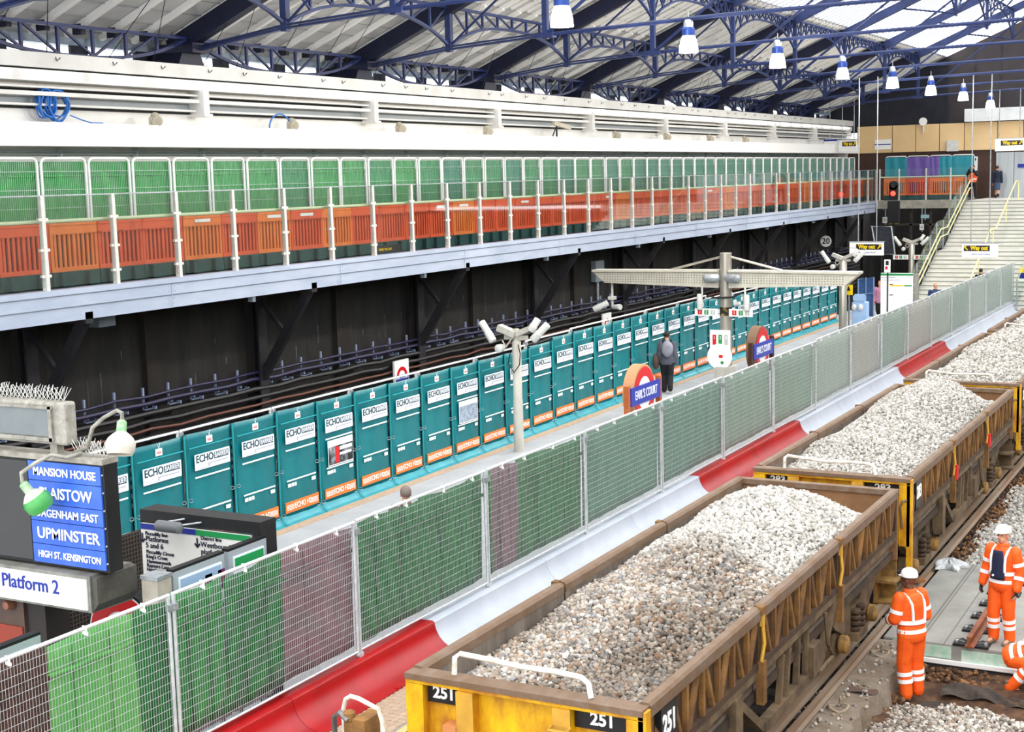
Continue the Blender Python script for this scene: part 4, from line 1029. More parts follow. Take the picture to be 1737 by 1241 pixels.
stones('ballast_bank', c, .05, STONEW, 'broad bank of pale ballast beyond the slab', 'ballast', (-3.5, 33, -1.0), hgrid(-5.1, 4, 26.15, 60, 30, 60, fb, .03))
lumps(420, -5.16, -4.85, 26.4, 36, -.98, .04, CLOD, 'dirt_clods', 'rusty earth and rubble along the far rail', 'earth')
lumps(160, -5.15, -4.6, 13, 21.2, -.86, .025, STONE, 'stray_stones', 'stray ballast stones lying on the concrete strip', 'ballast')
lumps(200, -5.45, -5.3, 13, 24, -.98, .025, STONE, 'stray_stones', 'stray ballast stones between the two rails', 'ballast')
for i, (x, y) in enumerate(((-4.95, 18.2), (-4.98, 20.6))):
    mb = MB().path([(x+.13*math.cos(a)*(1+.2*math.sin(3*a)), y+.13*math.sin(a), -.84+.03*math.sin(2*a)) for a in [2*PI*q/12 for q in range(12)]], .018, 5, closed=True).path([(x, y+.1, -.83), (x+.03, y+.05, -.7), (x+.06, y-.02, -.72)], .012, 4)
    tag(recenter(mb.build('rope_coil', mat('old_rope', 'a0917c', .9)), (x, y, -.86)), ('coil of old wire on the concrete strip, nearer one', 'coil of old wire on the concrete strip, by the slab')[i], 'wire')
tag(recenter(MB().beam((-5.45, 24.2, -.75), (-5.12, 24.35, -.74), .12, .06).build('timber_offcut', mat('timber_orange', 'b5804f', .8, col2='8f6038', scale=6)), (-5.3, 24.3, -.78)), 'short orange-brown timber lying across the two rails', 'timber')
tag(recenter(MB().grid(lambda u, w: (-4.8+.22*math.cos(2*PI*u)*w, 18.95+.12*math.sin(2*PI*u)*w, -.835+.02*math.sin(6*PI*u)*w), 16, 4).build('rag', mat('brown_rag', '5d4a40', .9)), (-4.8, 18.95, -.86)), 'dark brown rag lying on the concrete strip', 'rag')
# hose hoop of the preceding vehicle
t = thing('hose_hoop', 'white pipe hoop with brown coupling gear at the bottom edge of the picture', 'hose coupling', (-8.0, 10.6, .7))
q0, q1 = pix(585, 1262, Y=10.75), pix(650, 1262, Y=10.75)
mb = MB(); zc = pix(617, 1184, Y=10.75).z
mb.path([(q0.x, 10.75, q0.z-.5), (q0.x+.0, 10.75, zc-.14), (q0.x+.03, 10.75, zc-.04), (q0.x+.09, 10.75, zc), (q0.x+.18, 10.75, zc-.01), (q1.x-.04, 10.75, zc-.08), (q1.x, 10.75, zc-.2), (q1.x+.01, 10.75, q1.z-.5)], .022, 8)
mb.build('hoop', OLDW, t, smooth=True)
cx = (q0.x+q1.x)/2
MB().box(cx-.02, cx+.12, 10.6, 10.9, zc-.5, zc-.16).box(cx-.15, cx+.0, 10.65, 10.85, zc-.5, zc-.22).lathe([(.04, 0), (.06, .03), (.06, .1), (.03, .12)], (cx-.12, 10.7, zc-.24), 10).build('coupling_head', RUST, t)
MB().path([(q0.x-.08, 10.7, zc-.6), (q0.x-.06, 10.68, zc-.2), (q0.x+.02, 10.66, zc-.14), (cx-.1, 10.65, zc-.2)], .028, 8).build('braided_hose', mat('braided_hose', '8f8d8a', .4, .5, col2='5d5a57', scale=40), t, smooth=True)
# ------------------------------------------------------------------ pendant lamps under the roof ties
LGL = mat('lit_lamp_glass', 'fff6ea', .3, emit=5.5); LOFF = mat('unlit_lamp_glass', 'd5dcdf', .25, spec=.6)
LCAP = mat('lamp_gear_blue', '3350a0', .35, .3)
for k in range(8):
    y = 26.2+7.13*k; p = pix(*[(953,28),(1168,75),(1319,103),(1429,125),(1514,140),(1579,153),(1634,163),(1680,177)][k], Y=y)
    lit = k != 3
    t = thing('pendant_lamp', f'{"lit" if lit else "unlit"} glass bell lamp hanging from the roof, {nth(k+1)} from the camera', 'lamp', (p.x, y, p.z), group='bell lamps under the roof')
    M = Matrix.Identity(3)
    MB().lathe([(.23, -.2), (.235, -.19), (.22, -.05), (.19, .1), (.15, .2), (.14, .2), (.17, .1), (.2, -.05), (.215, -.19)], (0, 0, 0), 20).build('glass_bell', LGL if lit else LOFF, t, local=True, smooth=True)
    MB().lathe([(.06, .16), (.15, .19), (.16, .24), (.16, .36), (.12, .40), (.10, .42)], (0, 0, 0), 16).build('gear_case', LCAP, t, local=True, smooth=True)
    MB().lathe([(.12, .4), (.12, .52), (.09, .58), (.02, .6)], (0, 0, 0), 14).tube((0, 0, .58), (0, 0, .78), .012, 6).build('dome', mat('lamp_dome', 'c3cbd6', .25, .5), t, local=True, smooth=True)
    if k < 6: lamp('lamp_light', 'POINT', (p.x, y, p.z-.35), 520 if lit else 0, (1, .93, .82), shadow_soft_size=.2)
# ------------------------------------------------------------------ masts on the platform
MAST = mat('mast_grey_paint', 'c9c6bc', .45, col2='aaa79e', scale=3, amt=.4, stretch=(1, 1, .3)); STN = mat('mast_stainless', 'c2bdb3', .3, .6, col2='a39d92', scale=2, stretch=(1, 1, .2))
CAMW = mat('camera_white', 'e0e0dc', .45, col2='c9c9c4', scale=6)
PERF = mat('perforated_panel', 'cfccbf', .5, col2='bab6a8', scale=3)
def cyl_between(mb, p, q, r, n=12):
    p, q = Vector(p), Vector(q); d = (q-p).normalized(); L = (q-p).length
    mb.path([p, p+d*.02, p+d*L*.55, p+d*(L*.55+.01), q-d*.02, q], r, n, radii=[r*.9, r, r, r*1.12, r*1.12, r*.95])
def cameras_on(t, x, y, z, sc=1.0):
    MB().beam((x-.42*sc, y-.05, z+.1), (x+.02, y-.05, z-.06), .22*sc, .14*sc).beam((x+.42*sc, y+.08, z+.12), (x, y, z-.05), .22*sc, .12*sc).build('cross_arm', MAST, t)
    for a, b in (((-.85, .22), (-.52, -.22)), ((.86, .20), (.5, -.16)), ((.62, .32), (.45, .05))):
        mb = MB(); cyl_between(mb, (x+a[0]*sc, y-.1, z+a[1]*sc), (x+b[0]*sc, y-.16, z+b[1]*sc), .085*sc); mb.build('camera_housing', CAMW, t, smooth=True)
    MB().lathe([(.09*sc, -.1), (.1*sc, .0), (.1*sc, .08), (.05*sc, .1)], (x-.38*sc, y-.1, z-.38*sc), 12, Matrix.Rotation(PI/2, 3, 'X')).build('small_camera', CAMW, t, smooth=True)
    MB().path([(x-.3*sc, y-.12, z-.2*sc), (x-.2*sc, y-.14, z-.34*sc), (x-.05*sc, y-.1, z-.12*sc)], .02*sc, 6).box(x-.3*sc, x+.3*sc, y-.04, y+.02, z-.18*sc, z-.08*sc).build('bracket', MAST, t)
    mb = MB()
    for q in (-.62, -.2, .2): mb.tube((x+q*sc, y, z+.1*sc), (x+q*sc, y, z+.42*sc), .006, 4)
    mb.path([(x-.62*sc, y, z+.42*sc), (x+.5*sc, y, z+.36*sc)], .006, 4); mb.build('bird_wire', BLACK, t)
def car_plates(t, x, y, z, s=1):
    p = MB().box(x, x+s*.72, y-.02, y, z-.11, z+.11).build('number_board', LWHITE, t)
    for q, (c, n) in enumerate(((LRED, '1'), (LGREEN, '2'), (mat('pale_plate_grey', 'bcbcb6', .5), '3'))):
        xa = (x if s > 0 else x-.72)+.1+.2*q; MB().box(xa, xa+.13, y-.026, y-.02, z-.07, z+.07).build('colour_patch', c, p); text(n, .09, LWHITE, p, (xa+.065, y-.032, z))
t = thing('camera_mast', 'slim pale mast with security cameras standing before the teal barriers', 'mast', (-15.3, 28.79, 0))
MB().lathe([(.115, 0), (.115, 1.2), (.105, 1.24), (.105, 2.55), (.07, 2.6), (.07, 2.85)], (-15.3, 28.79, 0), 18).build('pole', MAST, t, smooth=True)
cameras_on(t, -15.3, 28.79, 2.78)
MB().path([(-15.2, 28.68, 2.5), (-15.12, 28.62, 2.3), (-15.14, 28.62, 2.05), (-15.3, 28.64, 1.86), (-15.46, 28.66, 2.05), (-15.42, 28.7, 2.3)], .014, 6).build('loose_cable', BLACK, t, smooth=True)
def mast(name, label, x, y, zt, r, car=None, full=True):
    t = thing(name, label, 'mast', (x, y, 0))
    MB().lathe([(r*1.15, 0), (r*1.15, .02), (r, .03), (r, zt-.1), (r*.6, zt)], (x, y, 0), 18).build('pole', STN, t, smooth=True)
    cameras_on(t, x, y, zt+.1, .95)
    if car: car_plates(t, x+r*.8, y-r, car); car_plates(t, x-r*.8, y-r, car, -1)
    return t
mast('camera_mast', 'pale camera mast beyond the end of the wide cross beam', -14.6, 54.2, 2.85, .15)
mast('camera_mast', 'farthest camera mast, carrying number boards beside the staircase', -15.3, 69, 2.7, .15, 2.05)
MB().box(0, 0, 0, 0, 0, 0)
x, y = -14.25, 40.0
t = thing('platform_mast', 'thick steel mast with a wide perforated cross beam over the platform', 'mast', (x, y, 0))
MB().lathe([(.175, 0), (.175, 3.93), (.16, 3.94), (.16, 3.9)], (x, y, 0), 20).build('pole', STN, t, smooth=True)
MB().box(x-.28, x+.28, y-.24, y+.24, 0, .62).build('base_casing', MAST, t, bevel=.03)
for s, xt in ((-1, -18.45), (1, -10.27)):
    xb = xt-s*.4
    mb = MB().prism([(x+s*.16, 3.38), (xt, 3.36), (xb, 3.03), (x+s*.16, 2.92)], 'y', y-.22, y+.2)
    mb.prism([(x+s*.16, 3.39), (x+s*.16, 3.44), (xt, 3.42), (xt, 3.36)], 'y', y-.28, y+.26)
    beam_mb = mb; mb = MB()
    n = int(abs(xb-x-s*.2)/.085)
    for i in range(n):
        for j in range(4): mb.box(x+s*(.3+.085*i)-.014, x+s*(.3+.085*i)+.014, y-.2245, y-.221, 3.06+.07*j, 3.088+.07*j)
    build_multi('cross_beam', [(beam_mb, PERF), (mb, mat('perforation_dark', '6d6a60', .7))], t)
    MB().tube((x+s*.1, y, 3.83), (x+s*1.72, y, 3.43), .035, 8).build('stay_rod', STN, t, smooth=True)
    cp = [(x+s*(.1+.5*u), y-.3-.06*v, 3.22) for u, v in ((0, 0), (1, 0))]
    MB().path([(x+s*.08, y-.33, 3.22), (x+s*.14, y-.33, 3.22), (x+s*.5, y-.33, 3.22), (x+s*.56, y-.33, 3.22)], .12, 12, radii=[.07, .12, .12, .06]).build('loudspeaker', STEEL, t, smooth=True)
    MB().tube((x+s*.66, y-.2, 2.95), (x+s*.66, y-.2, 2.72), .03).lathe([(.085, 2.28), (.09, 2.3), (.09, 2.7), (.07, 2.74)], (x+s*.72, y-.25, 0), 12).build('camera_housing', CAMW, t, smooth=True)
    car_plates(t, x+s*.17, y-.2, 2.2, s)
MB().path([(x-.3, y-.2, 2.8), (x-.5, y-.24, 2.7), (x-.2, y-.22, 2.62), (x+.3, y-.24, 2.66), (x+.55, y-.22, 2.78)], .03, 6).build('camera_wiring', BLACK, t, smooth=True)
MB().path([(x+.35, y-.2, 2.55), (x+.4, y-.3, 2.45), (x+.55, y-.34, 2.5)], .06, 8).build('small_camera', CAMW, t, smooth=True)
MB().lathe([(.178, 2.1), (.178, 2.35)], (x, y, 0), 20).build('warning_band', mat('hazard_yellow', 'e0b92a', .5, col2='1a1a1a', scale=7, amt=.9), t)
pl = MB().box(x-.42, x+.2, y-.21, y-.18, .98, 1.68).build('notice_plate', LWHITE, t)
for q, c in enumerate((LRED, LGREEN, mat('pale_plate_grey', 'bcbcb6', .5))):
    MB().box(x-.34+.18*q, x-.23+.18*q, y-.216, y-.21, 1.24, 1.54).build('colour_patch', c, pl); text('123'[q], .09, LWHITE, pl, (x-.285+.18*q, y-.222, 1.45))
pd = MB().lathe([(.38, 0), (.38, .03)], (x-.12, y-.21, .9), 28, Matrix.Rotation(PI/2, 3, 'X')).build('notice_disc', LWHITE, t)
MB().box(x-.14, x-.02, y-.245, y-.24, .86, .95).build('red_mark', LRED, pd); MB().lathe([(.05, 0), (.05, .006)], (x-.04, y-.24, .72), 12, Matrix.Rotation(PI/2, 3, 'X')).build('green_mark', LGREEN, pd)
t = thing('hanging_camera', 'pair of white cameras hanging from the left tip of the cross beam', 'camera', (-17.9, 40, 3.0))
MB().tube((-17.9, 40, 3.05), (-17.9, 40, 2.3), .04).box(-18.0, -17.8, 39.9, 40.1, 2.5, 2.6).build('drop_rod', CAMW, t)
mb = MB(); cyl_between(mb, (-17.95, 39.8, 2.42), (-18.35, 39.6, 2.2), .1); mb.build('camera_housing', CAMW, t, smooth=True)
mb = MB(); cyl_between(mb, (-17.8, 39.85, 2.28), (-17.5, 39.7, 2.3), .085); mb.build('camera_housing', CAMW, t, smooth=True)
# ------------------------------------------------------------------ station name roundels
TIMB = mat('orange_timber', 'c4703a', .6, col2='a4562b', scale=3); TIMD = mat('dark_timber', '5b3626', .6, col2='40261b', scale=3)
BLUEP = mat('name_blue', '1a2ea0', .35)
def earls(y, dark, label):
    x = -14.0; tm = TIMD if dark else TIMB; rim = mat('timber_rim_dark' if dark else 'timber_rim', '8a6a55' if dark else 'c78f68', .6)
    t = thing('station_roundel', label, 'sign', (x, y, 0), group='station name roundels on the platform')
    W2, zc = .95, .80; M = Matrix.Rotation(PI/2, 3, 'Y')
    for s in (-1, 1): MB().box(x-.1, x+.02, y+s*1.03-.07, y+s*1.03+.07, 0, 1.1).build('post', tm, t)
    MB().lathe([(.70, -.28), (.72, -.28), (.72, .0), (.68, .005)], (x-.02, y, zc), 40, M).build('drum', rim, t)
    n = 40
    ring = MB().add([(x+.0, y+r*math.cos(2*PI*i/n), zc+r*math.sin(2*PI*i/n)) for r in (.66, .42) for i in range(n)], [(i, (i+1) % n, n+(i+1) % n, n+i) for i in range(n)])
    ring.build('red_ring', LRED, t)
    MB().lathe([(.425, -.03), (.425, -.004)], (x, y, zc), 32, M).build('white_disc', LWHITE, t)
    nb = MB().box(x+.005, x+.045, y-W2, y+W2, .57, 1.03).build('name_bar', BLUEP, t)
    text("EARL'S COURT", .22, LWHITE, nb, (x+.05, y, .80), (0, 1, 0), width=1.42, bold=.004)
    MB().box(x-.02, x+.0, y-1.0, y+1.0, .3, .36).build('cross_rail', tm, t)
earls(33.2, False, "red ring roundel reading EARL'S COURT nearer the camera, between orange timber posts")
earls(42.65, True, "red ring roundel reading EARL'S COURT farther off, between dark timber posts")
# ------------------------------------------------------------------ hanging signs
def hang_sign(px0, px1, y, label, arrow_left, rods, second, yz=True):
    a = pix(*px0, Y=y); b = pix(*px1, Y=y)
    t = thing('way_out_sign', label, 'sign', ((a.x+b.x)/2, y, b.z), group='way out signs')
    w, h = b.x-a.x, a.z-b.z
    MB().box(a.x, b.x, y, y+.14, b.z, a.z).build('case', LWHITE, t); MB().box(a.x-.02, b.x+.02, y-.01, y+.15, a.z, a.z+.04).build('top_channel', STEEL, t)
    x0, x1 = (a.x+w*.05, b.x-w*.22) if arrow_left else (a.x+w*.2, b.x-w*.05)
    pb = MB().box(x0, x1, y-.012, y, b.z+h*.45, a.z-h*.14).build('yellow_on_black', LBLACK, t)
    cx = (x0+x1)/2
    text('Way out', h*.3, LYEL, pb, (cx+(.07*w if arrow_left else -.06*w), y-.018, b.z+h*.66), width=w*.5, bold=.035)
    ax = x0+w*.06 if arrow_left else x1-w*.06; s = -1 if arrow_left else 1; zz = b.z+h*.66; k = h*.13
    MB().beam((ax-s*k, y-.018, zz-k), (ax+s*k*.6, y-.018, zz+k*.6), .006, .04, (0, 0, 1)).beam((ax-s*k*.3, y-.018, zz+k), (ax+s*k, y-.018, zz+k), .006, .04).beam((ax+s*k, y-.018, zz-k*.3), (ax+s*k, y-.018, zz+k), .006, .04).build('arrow', LYEL, pb)
    if second: text(second, h*.1, LBLUE, t, ((a.x+b.x)/2+w*.03, y-.006, b.z+h*.22), width=w*.5)
    for rx in rods:
        r = pix(rx, (px0[1]+px1[1])/2, Y=y).x
        MB().tube((r, y+.07, a.z), (r, y+.07, 10.0), .022).build('hanger_rod', STEEL, t)
hang_sign((1441, 411), (1498, 433), 60.0, 'hanging white Way out sign left of the staircase, arrow up right', False, (1455, 1486), "Earl's Court Road")
hang_sign((1632, 413), (1692, 436), 62.0, 'hanging white Way out sign in front of the stairs, arrow up left', True, (1646, 1677), "Earl's Court Road")
hang_sign((1423, 238), (1453, 256), 77.0, 'small high Way out sign at the far end of the white wall', False, (1428, 1448), None)
hang_sign((1688, 236), (1737, 255), 76.0, 'high Way out sign above the top of the stairs', False, (1694, 1729), None)
a, b = pix(1398, 236, Y=77.4), pix(1422, 256, Y=77.4)
t = thing('line_sign', 'small white sign with a blue header beside the far Way out sign', 'sign', (a.x, 77.4, b.z)); MB().box(a.x, b.x-.05, 77.4, 77.5, b.z, a.z).build('board', LWHITE, t); MB().box(a.x, b.x-.05, 77.39, 77.4, a.z-.12, a.z-.02).build('header', LBLUE, t); MB().tube((a.x+.3, 77.45, a.z), (a.x+.3, 77.45, a.z+2.4), .02).build('hanger_rod', STEEL, t)
a, b = pix(1484, 237, Y=82.2), pix(1511, 253, Y=82.2)
t = thing('wall_sign', 'white sign with one dark line on the beige cladding', 'sign', (a.x, 82.2, b.z)); MB().box(a.x, b.x, 82.2, 82.41, b.z, a.z).build('board', LWHITE, t); MB().box(a.x, b.x, 82.19, 82.2, (a.z+b.z)/2-.03, (a.z+b.z)/2+.03).build('dark_line', LBLUE, t)
a, b = pix(1635, 266, Y=82.2), pix(1657, 301, Y=82.2)
t = thing('framed_poster', 'framed white poster on the brown wall behind the photographer', 'poster', (a.x, 82.2, b.z)); MB().box(a.x, b.x, 82.2, 82.41, b.z, a.z).build('frame', LWHITE, t); MB().box(a.x+.05, b.x-.05, 82.19, 82.2, a.z-.22, a.z-.08).build('header', LBLUE, t)
MB().lathe([(.2, 0), (.2, .01)], ((a.x+b.x)/2, 82.19, a.z-.7), 16, Matrix.Rotation(PI/2, 3, 'X')).build('picture', mat('poster_grey', 'a9a4a8', .6), t)
a, b = pix(1726, 278, Y=82.2), pix(1737, 284, Y=82.2)
t = thing('door_notice', 'small blue notice on the pale steel panels at the right edge', 'sign', (a.x, 82.25, b.z)); MB().box(a.x, a.x+.5, 82.25, 82.3, b.z, a.z).build('board', LBLUE, t)
a = pix(1565, 206, Y=82); t = thing('round_clock', 'small round white clock above the beige cladding', 'clock', (a.x, 82.2, a.z))
MB().lathe([(.2, 0), (.22, .03), (.22, .12)], (a.x, 82.2, a.z), 20, Matrix.Rotation(PI/2, 3, 'X')).build('face', LWHITE, t); MB().tube((a.x, 82.2, a.z-.6), (a.x, 82.2, a.z-.2), .05).build('stem', CAMW, t)
a = pix(1615, 247, Y=82); t = thing('wall_unit', 'small white unit fixed to the beige cladding at its corner', 'box', (a.x, 82.1, a.z-.2)); MB().box(a.x-.3, a.x+.3, 82.05, 82.28, a.z-.3, a.z+.3).build('case', CAMW, t)
# ------------------------------------------------------------------ signal and small plates at the far end
t = thing('track_signal', 'black track signal showing a red light below the rear concourse', 'signal', (-18.0, 77.5, 0))
a = pix(1515, 328, Y=77.5); x = a.x; z = a.z
MB().box(x-.22, x+.22, 77.5, 77.75, z-.3, z+.42).lathe([(.24, 0), (.24, .25)], (x, 77.75, z+.42), 18, Matrix.Rotation(PI/2, 3, 'X')).box(x-.3, x+.3, 77.5, 77.8, z-1.6, z-.4).build('signal_head', BLACK, t)
MB().lathe([(.13, 0), (.13, .02)], (x, 77.49, z), 18, Matrix.Rotation(PI/2, 3, 'X')).build('red_lens', mat('red_signal_light', 'ff2a20', .3, emit=5), t)
MB().lathe([(.13, 0), (.13, .02)], (x, 77.49, z+.42), 18, Matrix.Rotation(PI/2, 3, 'X')).build('dark_lens', mat('dark_lens', '23262c', .2), t)
MB().box(x-.06, x+.06, 77.6, 77.72, -1.05, z-1.6).build('post', BLACK, t)
for (px0, px1, m_, tx, lab, c) in (((1497, 368), (1506, 378), LWHITE, 'D', 'small white plate lettered D beside the signal', LBLACK), ((1508, 367), (1523, 380), LYEL, 'ECR', 'white and yellow plate under the red signal', LBLACK), ((1562, 364), (1576, 370), mat('pale_blue_plate', 'a5d3dc', .5), '', 'pale blue plate on the structure below the concourse', LBLACK), ((1560, 380), (1567, 390), LWHITE, 'A', 'small white plate with a black letter beneath the concourse', LBLACK)):
    a, b = pix(*px0, Y=79.6), pix(*px1, Y=79.6)
    t = thing('track_plate', lab, 'sign', ((a.x+b.x)/2, 79.6, b.z)); MB().box(a.x, b.x, 79.6, 79.63, b.z, a.z).build('board', m_, t)
    if m_ is LYEL: MB().box(a.x, b.x, 79.59, 79.6, (a.z+b.z)/2, a.z).build('white_half', LWHITE, t)
    if tx: text(tx, (a.z-b.z)*.4, c, t, ((a.x+b.x)/2, 79.58, (a.z+b.z)/2-(a.z-b.z)*(.22 if m_ is LYEL else 0)))
    MB().box((a.x+b.x)/2-.03, (a.x+b.x)/2+.03, 79.64, 79.7, b.z-.1, 4.12).build('stem', STEEL, t)
y = 64.5; P4 = [pix(*p, Y=y) for p in ((1479, 384), (1512, 384), (1518, 431), (1487, 431))]
t = thing('platform_mirror', 'tilted black monitor hood with a pale frame behind the left Way out sign', 'mirror', (P4[0].x, y, P4[2].z))
MB().add([tuple(p) for p in P4]+[tuple(p+Vector((0, .08, 0))) for p in P4], [(0, 1, 2, 3), (7, 6, 5, 4), (0, 4, 5, 1), (1, 5, 6, 2), (2, 6, 7, 3), (3, 7, 4, 0)]).build('glass', mat('hood_black', '15161c', .25, col2='33363f', scale=4, stretch=(1, 1, 4)), t)
MB().path([p+Vector((0, -.02, 0)) for p in P4], .045, 6, closed=True).build('frame', STEEL, t)
MB().tube(((P4[0].x+P4[1].x)/2, y+.05, 0), ((P4[0].x+P4[1].x)/2, y+.05, P4[3].z), .05).build('stem', BLACK, t)
# map board, help point, gate and cabinets around x 1440-1550
y = 58; a, b = pix(1494, 463, Y=y), pix(1549, 463, Y=y)
t = thing('map_board', 'tall white information board with a green top band', 'notice board', ((a.x+b.x)/2, y, 0))
MB().box(a.x, b.x, y, y+.12, .1, a.z).build('board', LWHITE, t); MB().box(a.x, b.x, y-.01, y, a.z-.09, a.z-.01).build('green_band', LGREEN, t); MB().box(b.x-.9, b.x-.35, y-.008, y, a.z-.52, a.z-.47).build('yellow_line', LYEL, t); MB().box(b.x-.35, b.x-.05, y-.008, y, a.z-.52, a.z-.47).build('green_line', LGREEN, t)
for q in range(2): MB().box(a.x+.05, a.x+.6+.2*q, y-.008, y, a.z-.18-.1*q, a.z-.16-.1*q).build('print_line', mat('print_grey', 'b9b7c4', .6), t)
for q in (0, 1): MB().box(a.x+.35, a.x+.5, y-.008, y, a.z-.47-.42*q, a.z-.44-.42*q).build('print_mark', LBLACK, t)
MB().box(b.x+.05, b.x+.2, y, y+.15, 0, a.z).build('side_post', STN, t)
for s in (a.x+.1, b.x-.15): MB().box(s, s+.06, y+.02, y+.1, 0, .12).build('foot', STEEL, t)
MB().box(b.x+.25, b.x+.55, y+.3, y+.5, 0, 2.05)
y = 57; a, b = pix(1500, 440, Y=y), pix(1510, 462, Y=y)
t = thing('stop_board', 'white board with a black square and red mark above the map board', 'sign', ((a.x+b.x)/2, y, b.z)); MB().box(a.x, b.x, y, y+.04, b.z, a.z).build('board', LWHITE, t); MB().box(a.x+.06, b.x-.06, y-.01, y, a.z-.22, a.z-.05).build('black_square', LBLACK, t); MB().box(a.x+.04, b.x-.1, y-.01, y, b.z+.12, b.z+.24).build('red_mark', LRED, t); MB().tube(((a.x+b.x)/2, y+.08, 0), ((a.x+b.x)/2, y+.08, a.z), .03).build('post', BLACK, t)
y = 55; a, b = pix(1433, 483, Y=y), pix(1446, 500, Y=y)
t = thing('warning_sign', 'yellow warning sign with a black triangle beside the far camera mast', 'sign', (a.x, y, b.z)); MB().box(a.x, b.x, y, y+.04, b.z, a.z).build('board', LYEL, t); MB().prism([(a.x+.08, a.z-.22), (b.x-.08, a.z-.22), ((a.x+b.x)/2, a.z-.03)], 'y', y-.008, y).build('triangle', LBLACK, t)
MB().tube(((a.x+b.x)/2, y+.07, 0), ((a.x+b.x)/2, y+.07, a.z), .03).build('post', STEEL, t)
HB = mat('help_point_blue', 'a9c4e3', .4, col2='8db0d8', scale=2)
y = 54.6; a, b = pix(1445, 500, Y=y), pix(1470, 545, Y=y)
t = thing('help_point', 'pale blue help point cabinet with white fittings beyond the mesh fence', 'cabinet', ((a.x+b.x)/2, y, 0)); MB().box(a.x, b.x, y, y+.4, 0, 1.2).build('cabinet', HB, t, bevel=.03)
for q in (.1, .35): MB().ball((a.x+q, y-.05, 1.0), .1, .08, .13).build('handset', CAMW, t, smooth=True)
MB().box(a.x+.05, b.x-.02, y-.02, y, 1.25, 1.45).box(a.x+.1, b.x-.1, y, y+.1, 1.2, 1.5).build('header', HB, t)
y = 61; a, b = pix(1456, 486, Y=y), pix(1482, 520, Y=y); GATE = mat('gate_blue', '3d5f92', .5, col2='2c4a78', scale=2)
t = thing('platform_gate', 'blue panelled gate at the end of the platform beside the teal barriers', 'gate', (a.x, y, 0))
zt = pix(1480, 470, Y=y).z
MB().prism([(a.x, 0), (b.x, 0), (b.x, zt), (a.x, zt-.1)], 'y', y, y+.05).build('panel', GATE, t); MB().path([(a.x, y-.02, 0), (a.x, y-.02, zt-.1), (b.x, y-.02, zt), (b.x, y-.02, 0)], .03, 6).path([(a.x, y-.03, zt*.55), (b.x, y-.03, zt*.6)], .02, 6).path([((a.x+b.x)/2, y-.03, 0), ((a.x+b.x)/2, y-.03, zt)], .02, 6).build('frame', mat('gate_frame_blue', '7f9cc4', .5), t)
# notice pillar at the right edge of the photo, by the end of the fence
a = pix(1729, 478, Y=66.3); t = thing('notice_pillar', 'pillar of coloured notices at the right edge by the end of the fence', 'sign', (a.x+.3, 66.3, 0))
def z_(py): return pix(1733, py, Y=66.3).z
MB().box(a.x, a.x+.7, 66.3, 66.38, z_(552), z_(468)).build('board', LWHITE, t)
for (p0, p1, c) in ((455, 462, LYEL), (463, 472, LBLUE), (493, 500, LYEL), (509, 518, LRED), (518, 530, LBLUE)): MB().box(a.x, a.x+.7, 66.285, 66.3, z_(p1), z_(p0)).build('notice', c, t)
MB().box(a.x+.3, a.x+.38, 66.38, 66.46, 0, z_(455)).build('post', STEEL, t)
# stair handrails and glass
SGL = glass_mat('stair_glass', (.9, .97, .955), .4)
CRM = mat('cream_stair_rail', 'f0e2a0', .4)
def stairline(x, dz): return [(x, 63.7, 0.15+dz), (x, 69.2, 2.35+dz), (x, 70.7, 2.4+dz), (x, 76.2, 4.5+dz), (x, 76.9, 4.5+dz)]
t = thing('stair_balustrade', 'glass balustrade with cream rails up the left side of the stairs', 'balustrade', (-14.2, 63.7, .1))
for d, x in ((1.0, -14.0), (.65, -14.0)): MB().path(stairline(x, d), .03, 8).build('hand_rail', CRM, t, smooth=True)
L = stairline(-14.2, 0)
for p, q in zip(L[:-1], L[1:]):
    n = max(1, round((q[1]-p[1])/1.4))
    for i in range(n):
        f0, f1 = (i+.03)/n, (i+.97)/n
        y0_, y1_ = p[1]+(q[1]-p[1])*f0, p[1]+(q[1]-p[1])*f1; z0_, z1_ = p[2]+(q[2]-p[2])*f0, p[2]+(q[2]-p[2])*f1
        MB().prism([(y0_, z0_+.05), (y1_, z1_+.05), (y1_, z1_+1.35), (y0_, z0_+1.35)], 'x', -14.21, -14.2).build('glass_pane', SGL, t)
        MB().box(-14.23, -14.17, y0_-.06, y0_-.02, z0_-.1, z0_+1.3).build('post', STEEL, t)
t = thing('stair_balustrade', 'glass balustrade with a cream rail up the right side of the stairs', 'balustrade', (-9.7, 63.7, .1)); MB().path(stairline(-9.75, 1.0), .03, 8).build('hand_rail', CRM, t, smooth=True)
for p, q in zip(stairline(-9.7, 0)[:-1], stairline(-9.7, 0)[1:]): MB().prism([(p[1]+.04, p[2]+.05), (q[1]-.04, q[2]+.05), (q[1]-.04, q[2]+1.35), (p[1]+.04, p[2]+1.35)], 'x', -9.7, -9.69).build('glass_pane', SGL, t); MB().box(-9.73, -9.67, p[1]-.03, p[1]+.03, p[2]-.1, p[2]+1.3).build('post', STEEL, t)
t = thing('stair_rail', 'cream handrail up the middle of the stairs', 'handrail', (-11.75, 64, 0))
MB().path([(-11.75, 63.9, .2), (-11.75, 63.9, 1.1)]+[(a, b, c) for a, b, c in stairline(-11.75, .95)[:-1]]+[(-11.75, 77.0, 5.45), (-11.75, 77.0, 4.5)], .032, 8).build('hand_rail', CRM, t, smooth=True)
for x_, y_, z_0 in ((-11.75, 66.4, 1.25), (-11.75, 69.9, 2.4), (-11.75, 73.4, 3.45)): MB().tube((x_, y_, z_0-.1), (x_, y_, z_0+.95), .025).build('post', CRM, t)
